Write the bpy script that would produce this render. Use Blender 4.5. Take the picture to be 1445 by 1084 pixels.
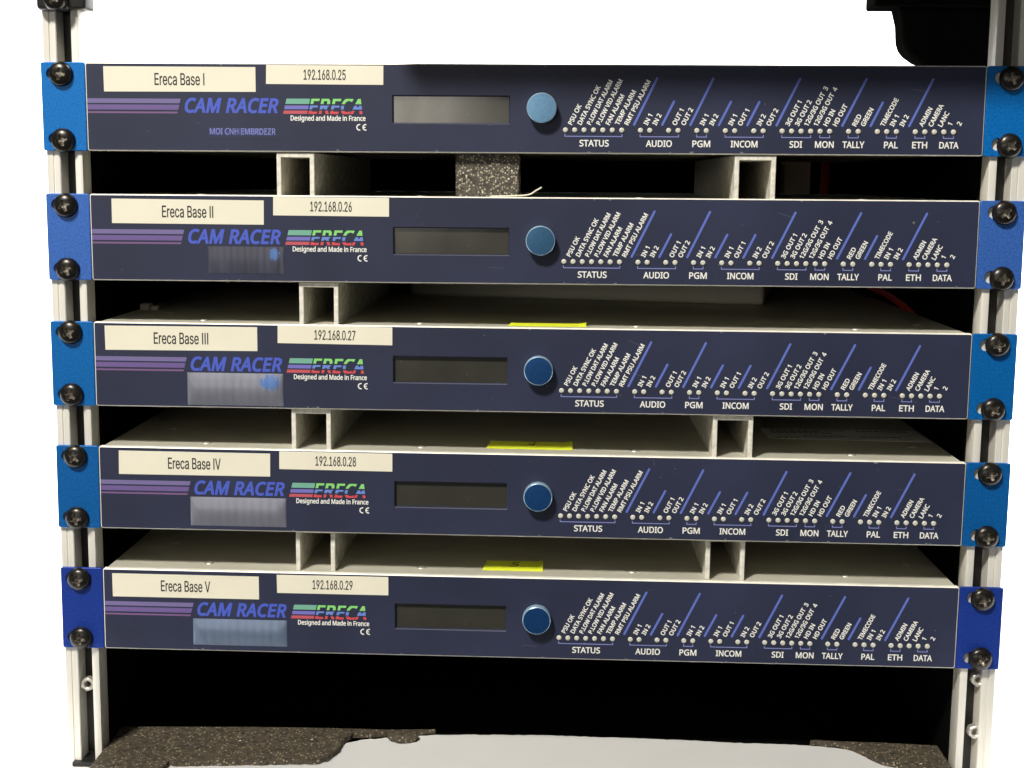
import bpy, bmesh, math, random, json
import mathutils.geometry
from mathutils import Vector, Matrix
random.seed(7)
S = 0.001                                   # all shapes below are written in millimetres
SC = bpy.context.scene
COL = SC.collection
for o in list(bpy.data.objects):
    bpy.data.objects.remove(o)

# ------------------------------------------------------------------ camera
cd = bpy.data.cameras.new('camera')
cam = bpy.data.objects.new('camera', cd)
COL.objects.link(cam)
cd.sensor_width = 36.0
cd.lens = 2006.56 / 1445 * 36.0
cd.clip_start = 0.02
cd.clip_end = 60
_R = [[0.99939257, -0.00978637, 0.03344735], [0.01445614, 0.98970879, -0.14236405], [-0.03170991, 0.14276109, 0.98924909]]
_w = lambda r, s: Vector((r[0] * s, r[2] * s, -r[1] * s))
_m = Matrix.Identity(4)
for _i, _v in enumerate((_w(_R[0], 1), _w(_R[1], -1), _w(_R[2], -1))):
    for _j in range(3):
        _m[_j][_i] = _v[_j]
_m.translation = Vector((14.34, -707.57, 128.51)) * S
cam.matrix_world = _m
SC.camera = cam

# ------------------------------------------------------------------ world, lamps, exposure
W = bpy.data.worlds.new('World')
SC.world = W
W.use_nodes = True
W.node_tree.nodes['Background'].inputs[0].default_value = (0.93, 0.97, 1.0, 1)
W.node_tree.nodes['Background'].inputs[1].default_value = 0.075


def lamp(name, loc, target, size, size_y, power, col):
    l = bpy.data.lights.new(name, 'AREA')
    l.shape = 'RECTANGLE'
    l.size, l.size_y, l.energy, l.color = size, size_y, power, col
    o = bpy.data.objects.new(name, l)
    COL.objects.link(o)
    o.location = loc
    o.rotation_euler = (Vector(target) - Vector(loc)).to_track_quat('-Z', 'Y').to_euler()
    return o


lamp('key_lamp', (-0.80, -1.52, 1.90), (0, 0, 0.02), 0.34, 0.30, 93, (1.0, 0.955, 0.865))
lamp('room_lamp', (-1.02, -3.0, 0.33), (0, 0, 0.10), 1.6, 0.42, 10, (1.0, 0.93, 0.81))
lamp('backdrop_lamp', (0, 0.75, 1.9), (0, 1.75, 0.15), 2.6, 0.5, 260, (1, 1, 1))
SC.view_settings.view_transform = 'Standard'
SC.view_settings.look = 'None'
SC.view_settings.exposure = 0.0
SC.view_settings.gamma = 1.0
SC.view_settings.use_curve_mapping = False
SC.render.engine = 'CYCLES'
SC.cycles.max_bounces = 6
SC.cycles.sample_clamp_indirect = 4.0


# ------------------------------------------------------------------ materials
def mat(name, col, rough=0.5, metal=0.0, spec=0.5, noise=None, bump=None, coat=0.0, aniso=None):
    """noise: (scale, amount, stretch) brightness mottling; bump: (scale, strength, distance mm)"""
    m = bpy.data.materials.new(name)
    m.use_nodes = True
    nt = m.node_tree
    b = nt.nodes['Principled BSDF']
    b.inputs['Base Color'].default_value = (*col, 1)
    b.inputs['Roughness'].default_value = rough
    b.inputs['Metallic'].default_value = metal
    b.inputs['Specular IOR Level'].default_value = spec
    b.inputs['Coat Weight'].default_value = coat
    tc = nt.nodes.new('ShaderNodeTexCoord')
    if noise:
        mp = nt.nodes.new('ShaderNodeMapping')
        mp.inputs['Scale'].default_value = noise[2]
        nt.links.new(tc.outputs['Object'], mp.inputs['Vector'])
        n = nt.nodes.new('ShaderNodeTexNoise')
        n.inputs['Scale'].default_value = noise[0]
        n.inputs['Detail'].default_value = 4
        nt.links.new(mp.outputs[0], n.inputs['Vector'])
        mx = nt.nodes.new('ShaderNodeMix')
        mx.data_type = 'RGBA'
        a = noise[1]
        mx.inputs[6].default_value = (*[max(0, c * (1 - a)) for c in col], 1)
        mx.inputs[7].default_value = (*[min(1, c * (1 + a)) for c in col], 1)
        rp = nt.nodes.new('ShaderNodeMapRange')
        rp.inputs[1].default_value = 0.3
        rp.inputs[2].default_value = 0.7
        nt.links.new(n.outputs['Fac'], rp.inputs[0])
        nt.links.new(rp.outputs[0], mx.inputs[0])
        nt.links.new(mx.outputs[2], b.inputs['Base Color'])
        rr = nt.nodes.new('ShaderNodeMapRange')
        rr.inputs[3].default_value = max(0.02, rough - 0.08)
        rr.inputs[4].default_value = min(1, rough + 0.08)
        nt.links.new(n.outputs['Fac'], rr.inputs[0])
        nt.links.new(rr.outputs[0], b.inputs['Roughness'])
    if bump:
        n2 = nt.nodes.new('ShaderNodeTexNoise')
        n2.inputs['Scale'].default_value = bump[0]
        n2.inputs['Detail'].default_value = 2
        nt.links.new(tc.outputs['Object'], n2.inputs['Vector'])
        bp = nt.nodes.new('ShaderNodeBump')
        bp.inputs['Strength'].default_value = bump[1]
        bp.inputs['Distance'].default_value = bump[2] * S
        nt.links.new(n2.outputs['Fac'], bp.inputs['Height'])
        nt.links.new(bp.outputs[0], b.inputs['Normal'])
    return m


def speckle(m, scale, thr, col, chance=None):
    """adds specks (dust, glitter grains) of another colour to a material"""
    nt = m.node_tree
    b = nt.nodes['Principled BSDF']
    tc = nt.nodes.new('ShaderNodeTexCoord')
    v = nt.nodes.new('ShaderNodeTexVoronoi')
    v.inputs['Scale'].default_value = scale
    nt.links.new(tc.outputs['Object'], v.inputs['Vector'])
    lt = nt.nodes.new('ShaderNodeMath')
    lt.operation = 'LESS_THAN'
    lt.inputs[1].default_value = thr
    nt.links.new(v.outputs['Distance'], lt.inputs[0])
    fac = lt.outputs[0]
    if chance is not None:
        sp = nt.nodes.new('ShaderNodeSeparateColor')
        nt.links.new(v.outputs['Color'], sp.inputs[0])
        l2 = nt.nodes.new('ShaderNodeMath')
        l2.operation = 'LESS_THAN'
        l2.inputs[1].default_value = chance
        nt.links.new(sp.outputs[0], l2.inputs[0])
        mu = nt.nodes.new('ShaderNodeMath')
        mu.operation = 'MULTIPLY'
        nt.links.new(fac, mu.inputs[0])
        nt.links.new(l2.outputs[0], mu.inputs[1])
        fac = mu.outputs[0]
    mx = nt.nodes.new('ShaderNodeMix')
    mx.data_type = 'RGBA'
    inp = b.inputs['Base Color']
    if inp.is_linked:
        nt.links.new(inp.links[0].from_socket, mx.inputs[6])
    else:
        mx.inputs[6].default_value = inp.default_value
    mx.inputs[7].default_value = (*col, 1)
    nt.links.new(fac, mx.inputs[0])
    nt.links.new(mx.outputs[2], inp)
    return m


M = {}
M['navy'] = speckle(mat('navy_paint', (0.0205, 0.0255, 0.058), 0.5, 0, 0.42, (16, 0.20, (1, 1.0, 1)), (2600, 0.10, 0.05)), 60, 0.016, (0.5, 0.5, 0.5), 0.22)
M['alu_edge'] = mat('bare_aluminium_edge', (0.90, 0.87, 0.77), 0.42, 0.1, 0.5, (90, 0.10, (1, 1, 1)))
M['lid'] = mat('chassis_aluminium', (0.54, 0.52, 0.435), 0.5, 0.15, 0.5, (60, 0.10, (0.25, 1, 1)), (900, 0.05, 0.05))
M['rail'] = mat('rail_aluminium', (0.78, 0.755, 0.685), 0.45, 0.15, 0.5, (220, 0.09, (1, 1, 0.04)))
M['slot'] = mat('rail_slot_dark', (0.035, 0.033, 0.030), 0.4, 0.5)
M['channel'] = mat('channel_aluminium', (0.78, 0.75, 0.66), 0.5, 0.1, 0.5, (260, 0.28, (1, 1, 1)), (500, 0.25, 0.15))
M['black'] = mat('black_screw_steel', (0.034, 0.031, 0.028), 0.30, 0.75, 0.6, (500, 0.3, (1, 1, 1)))
M['worn'] = mat('worn_recess_steel', (0.36, 0.33, 0.28), 0.35, 0.6, 0.5, (900, 0.7, (1, 1, 1)))  # worn steel, brightened to put wall highlights into the recess colour
M['black_plastic'] = mat('black_plastic', (0.012, 0.012, 0.012), 0.45, 0, 0.4, None, (900, 0.1, 0.1))
M['inside'] = mat('black_case_lining', (0.005, 0.005, 0.005), 0.95, 0, 0.0)
M['post'] = mat('rear_post_metal', (0.6, 0.5, 0.38), 0.5, 0.1)
M['glass'] = speckle(mat('dark_display_glass', (0.036, 0.035, 0.027), 0.16, 0, 1.0, (40, 0.12, (1, 1, 1))), 160, 0.02, (0.4, 0.4, 0.36), 0.10)
M['white_ink'] = mat('white_ink', (0.86, 0.855, 0.81), 0.55)
M['black_ink'] = mat('black_ink', (0.020, 0.018, 0.018), 0.5)
M['line_ink'] = mat('blue_line_ink', (0.115, 0.165, 0.56), 0.5)
M['bracket_ink'] = mat('pale_blue_line_ink', (0.22, 0.24, 0.55), 0.5)
M['model_ink'] = mat('blue_lettering_ink', (0.062, 0.105, 0.55), 0.5)
M['stripe_1'] = mat('lilac_stripe_ink', (0.17, 0.14, 0.32), 0.5)
M['stripe_2'] = mat('violet_stripe_ink', (0.145, 0.095, 0.28), 0.5)
M['stripe_3'] = mat('pink_violet_stripe_ink', (0.19, 0.095, 0.24), 0.5)
M['logo_a'] = mat('sea_green_ink', (0.17, 0.42, 0.32), 0.5)
M['logo_b'] = mat('violet_blue_ink', (0.17, 0.16, 0.52), 0.5)
M['logo_c'] = mat('rose_red_ink', (0.52, 0.09, 0.12), 0.5)
M['logo_d'] = mat('bright_green_ink', (0.24, 0.66, 0.18), 0.5)
M['logo_e'] = mat('sky_blue_ink', (0.14, 0.24, 0.66), 0.5)
M['logo_f'] = mat('red_ink', (0.62, 0.07, 0.08), 0.5)
M['paper'] = mat('cream_label_tape', (0.82, 0.78, 0.64), 0.42, 0, 0.5, (30, 0.03, (1, 1, 1)))
M['white_paper'] = mat('white_label_paper', (0.9, 0.9, 0.86), 0.5)
M['pipe'] = mat('frosted_light_pipe', (0.60, 0.59, 0.53), 0.3, 0, 0.5, (900, 0.12, (1, 1, 1)))
M['wear'] = mat('paint_wear_grey', (0.20, 0.20, 0.20), 0.6)
M['ring'] = mat('dark_hole_rim', (0.012, 0.013, 0.02), 0.6)
M['worn_ink'] = mat('worn_blue_ink', (0.055, 0.07, 0.26), 0.5)
M['yellow'] = mat('neon_yellow_tape', (0.74, 0.82, 0.04), 0.45)
M['foil'] = mat('silver_foil', (0.22, 0.225, 0.28), 0.38, 0.3, 0.5, (90, 0.06, (1.6, 1, 0.3)))
M['foil_blue'] = mat('blue_silver_foil', (0.15, 0.20, 0.30), 0.38, 0.3, 0.5, (90, 0.06, (1.6, 1, 0.3)))
M['foil_dim'] = mat('thin_grey_film', (0.055, 0.058, 0.088), 0.36, 0.1, 0.5, (120, 0.2, (2.5, 1, 0.2)))
M['film_mark'] = mat('blue_film_mark', (0.08, 0.17, 0.42), 0.4, 0.2)
M['foam'] = speckle(speckle(mat('speckled_foam', (0.058, 0.046, 0.030), 0.75, 0, 0.5, (420, 0.65, (1, 1, 1)), (650, 0.9, 0.8)), 620, 0.36, (0.26, 0.215, 0.14), 0.34), 260, 0.16, (0.75, 0.68, 0.52), 0.05)
M['sponge'] = speckle(speckle(mat('grey_glitter_foam', (0.08, 0.07, 0.055), 0.7, 0, 0.5, (900, 0.6, (1, 1, 1)), (900, 0.9, 0.6)), 900, 0.42, (0.42, 0.37, 0.27), 0.5), 620, 0.3, (0.80, 0.74, 0.58), 0.10)
M['silver'] = mat('zinc_plated_steel', (0.62, 0.60, 0.54), 0.42, 0.7, 0.5, (300, 0.15, (1, 1, 1)))
M['box'] = mat('pale_grey_enamel', (0.44, 0.44, 0.36), 0.5, 0, 0.5, (20, 0.05, (1, 1, 1)))
M['plate'] = mat('light_grey_plate', (0.60, 0.60, 0.60), 0.5, 0, 0.4, (9, 0.05, (1, 1, 1)))  # grey of the floor shadow, given to an added plate
M['red'] = mat('red_cable_sheath', (0.48, 0.025, 0.02), 0.45)
M['white'] = mat('white_backdrop', (0.88, 0.88, 0.88), 0.9, 0, 0.1)
M['fibre'] = mat('pale_fibre', (0.8, 0.76, 0.62), 0.6)
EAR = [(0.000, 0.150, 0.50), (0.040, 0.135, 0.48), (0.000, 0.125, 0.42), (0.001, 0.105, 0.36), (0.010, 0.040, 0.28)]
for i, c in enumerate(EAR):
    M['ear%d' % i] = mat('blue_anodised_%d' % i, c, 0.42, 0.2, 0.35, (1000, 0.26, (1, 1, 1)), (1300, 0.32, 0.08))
KNOB = [(0.17, 0.345, 0.55), (0.045, 0.135, 0.26), (0.012, 0.070, 0.22), (0.012, 0.070, 0.23), (0.010, 0.062, 0.21)]  # room reflection on the upper knobs is put into their paler blue
M['knob_rim'] = mat('bright_knob_rim', (0.42, 0.60, 0.78), 0.3, 0.5)  # key lamp highlight on the knob edge, put into the colour
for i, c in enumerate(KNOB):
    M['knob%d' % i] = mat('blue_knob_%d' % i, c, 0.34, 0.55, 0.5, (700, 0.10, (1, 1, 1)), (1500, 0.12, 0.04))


# ------------------------------------------------------------------ mesh helpers (millimetres)
def link(name, me, mats, parent=None):
    o = bpy.data.objects.new(name, me)
    COL.objects.link(o)
    for m in (mats if isinstance(mats, (list, tuple)) else [mats]):
        me.materials.append(m)
    if parent is not None:
        o.parent = parent
    return o


def done(bm, name, mats, parent=None, smooth=None):
    for v in bm.verts:
        v.co *= S
    me = bpy.data.meshes.new(name)
    bm.to_mesh(me)
    bm.free()
    if smooth is not None:
        for p in me.polygons:
            p.use_smooth = True
        me.set_sharp_from_angle(angle=math.radians(smooth))
    return link(name, me, mats, parent)


def box(bm, a, b, bevel=0.0, mi=0, seg=2):
    r = bmesh.ops.create_cube(bm, size=1)
    vs = r['verts']
    for v in vs:
        v.co = Vector([(a[k] + b[k]) / 2 + v.co[k] * (b[k] - a[k]) for k in range(3)])
    fs = {f for v in vs for f in v.link_faces}
    for f in fs:
        f.material_index = mi
    if bevel:
        es = list({e for v in vs for e in v.link_edges})
        bmesh.ops.bevel(bm, geom=es, offset=bevel, segments=seg, affect='EDGES', profile=0.5)


def quad(bm, pts, mi=0):
    f = bm.faces.new([bm.verts.new(p) for p in pts])
    f.material_index = mi
    return f


def slab(bm, pts, d, mi=0):
    """prism from a planar outline pts (3D), pushed by vector d"""
    d = Vector(d)
    a = [bm.verts.new(p) for p in pts]
    b = [bm.verts.new(Vector(p) + d) for p in pts]
    n = len(a)
    fs = [bm.faces.new(a), bm.faces.new(b[::-1])]
    for i in range(n):
        fs.append(bm.faces.new([a[(i + 1) % n], a[i], b[i], b[(i + 1) % n]]))
    for f in fs:
        f.material_index = mi
    bmesh.ops.recalc_face_normals(bm, faces=fs)
    return fs


def lathe_y(bm, prof, c, n=48, mi=0):
    """prof: (radius, y) pairs from rim to centre, axis along y through c=(x,z)"""
    rings = []
    for r, y in prof:
        if r < 1e-6:
            rings.append([bm.verts.new((c[0], y, c[1]))])
        else:
            rings.append([bm.verts.new((c[0] + r * math.cos(2 * math.pi * k / n), y, c[1] + r * math.sin(2 * math.pi * k / n))) for k in range(n)])
    fs = []
    for a, b in zip(rings, rings[1:]):
        for k in range(n):
            k2 = (k + 1) % n
            if len(b) == 1:
                fs.append(bm.faces.new((a[k], a[k2], b[0])))
            else:
                fs.append(bm.faces.new((a[k], a[k2], b[k2], b[k])))
    for f in fs:
        f.material_index = mi
    bmesh.ops.recalc_face_normals(bm, faces=fs)
    return fs


def tube(bm, pts, r, n=10):
    pts = [Vector(p) for p in pts]
    # Catmull-Rom resample
    P = []
    for i in range(len(pts) - 1):
        p0, p1, p2, p3 = pts[max(i - 1, 0)], pts[i], pts[i + 1], pts[min(i + 2, len(pts) - 1)]
        for k in range(8):
            t = k / 8
            P.append(0.5 * ((2 * p1) + (p2 - p0) * t + (2 * p0 - 5 * p1 + 4 * p2 - p3) * t * t + (3 * p1 - p0 - 3 * p2 + p3) * t ** 3))
    P.append(pts[-1])
    rings = []
    for i, p in enumerate(P):
        d = (P[min(i + 1, len(P) - 1)] - P[max(i - 1, 0)]).normalized()
        u = d.cross(Vector((0.31, 0.87, 0.38))).normalized()
        v = d.cross(u)
        rr = r[i] if isinstance(r, list) else r
        rings.append([bm.verts.new(p + (u * math.cos(2 * math.pi * k / n) + v * math.sin(2 * math.pi * k / n)) * rr) for k in range(n)])
    for a, b in zip(rings, rings[1:]):
        for k in range(n):
            bm.faces.new((a[k], a[(k + 1) % n], b[(k + 1) % n], b[k]))
    bm.faces.new(rings[0][::-1])
    bm.faces.new(rings[-1])
    bmesh.ops.recalc_face_normals(bm, faces=bm.faces[:])


def embolden(p, d):
    """pushes an outline outwards by d: ink lies on the right of travel in the glyph outlines"""
    q = []
    for k in range(len(p)):
        if math.hypot(p[k][0] - q[-1][0], p[k][1] - q[-1][1]) > 1e-4 if q else True:
            q.append(p[k])
    if len(q) > 2 and math.hypot(q[0][0] - q[-1][0], q[0][1] - q[-1][1]) < 1e-4:
        q.pop()
    n, out = len(q), []
    for k in range(n):
        a, b, c = Vector(q[k - 1]), Vector(q[k]), Vector(q[(k + 1) % n])
        u, v = (b - a).normalized(), (c - b).normalized()
        n1, n2 = Vector((-u.y, u.x)), Vector((-v.y, v.x))
        m = n1 + n2
        if m.length < 0.3:
            out.append((b.x + n1.x * d, b.y + n1.y * d))
            continue
        m.normalize()
        f = d / max(0.62, m.dot(n1))
        out.append((b.x + m.x * f, b.y + m.y * f))
    return out


def ink_mesh(texts, offset=0.0, y=0.0):
    """lettering: each entry is (upright outlines, x, z, angle); triangulated flat in the xz plane facing -y"""
    bm = bmesh.new()
    for sp, x, z, ang in texts:
        ca, sa = math.cos(ang), math.sin(ang)
        loops = [embolden(p, offset) if offset else p for p in sp]
        co, ed = [], []
        for p in loops:
            n0 = len(co)
            co += [Vector(q) for q in p]
            ed += [(n0 + k, n0 + (k + 1) % len(p)) for k in range(len(p))]
        vs, es, fs, _, _, _ = mathutils.geometry.delaunay_2d_cdt(co, ed, [], 0, 1e-4)
        bv = [bm.verts.new((x + v[0] * ca - v[1] * sa, y, z + v[0] * sa + v[1] * ca)) for v in vs]
        for f in fs:
            cx = sum(vs[k][0] for k in f) / len(f)
            cy = sum(vs[k][1] for k in f) / len(f)
            wn = 0
            for p in loops:
                for k in range(len(p)):
                    (ax, ay), (bx, by) = p[k - 1], p[k]
                    if (ay <= cy) != (by <= cy):
                        xx = ax + (cy - ay) / (by - ay) * (bx - ax)
                        if xx > cx:
                            wn += 1 if by > ay else -1
            if wn:
                bm.faces.new([bv[k] for k in f])
    bmesh.ops.delete(bm, geom=[v for v in bm.verts if not v.link_faces], context='VERTS')
    for f in bm.faces:
        f.normal_update()
        if f.normal.y > 0:
            f.normal_flip()
    return bm


def curve_mesh(splines, extrude=0.0, bevel=0.0, offset=0.0, y=0.0):
    """closed 2D outlines (x, z) in mm, holes cut by even-odd fill -> mesh in the xz plane facing -y"""
    cu = bpy.data.curves.new('outline', 'CURVE')
    cu.dimensions = '2D'
    cu.fill_mode = 'BOTH'
    cu.extrude = extrude
    cu.bevel_depth = bevel
    cu.bevel_resolution = 1
    for sp in splines:
        sp = embolden(sp, offset) if offset else sp
        s = cu.splines.new('POLY')
        s.points.add(len(sp) - 1)
        for p, q in zip(s.points, sp):
            p.co = (q[0], q[1], 0, 1)
        s.use_cyclic_u = True
    ob = bpy.data.objects.new('outline', cu)
    COL.objects.link(ob)
    dg = bpy.context.evaluated_depsgraph_get()
    me = bpy.data.meshes.new_from_object(ob.evaluated_get(dg))
    bpy.data.objects.remove(ob)
    bpy.data.curves.remove(cu)
    bm = bmesh.new()
    bm.from_mesh(me)
    bpy.data.meshes.remove(me)
    for v in bm.verts:
        v.co = Vector((v.co.x, y - v.co.z, v.co.y))
    return bm


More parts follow.
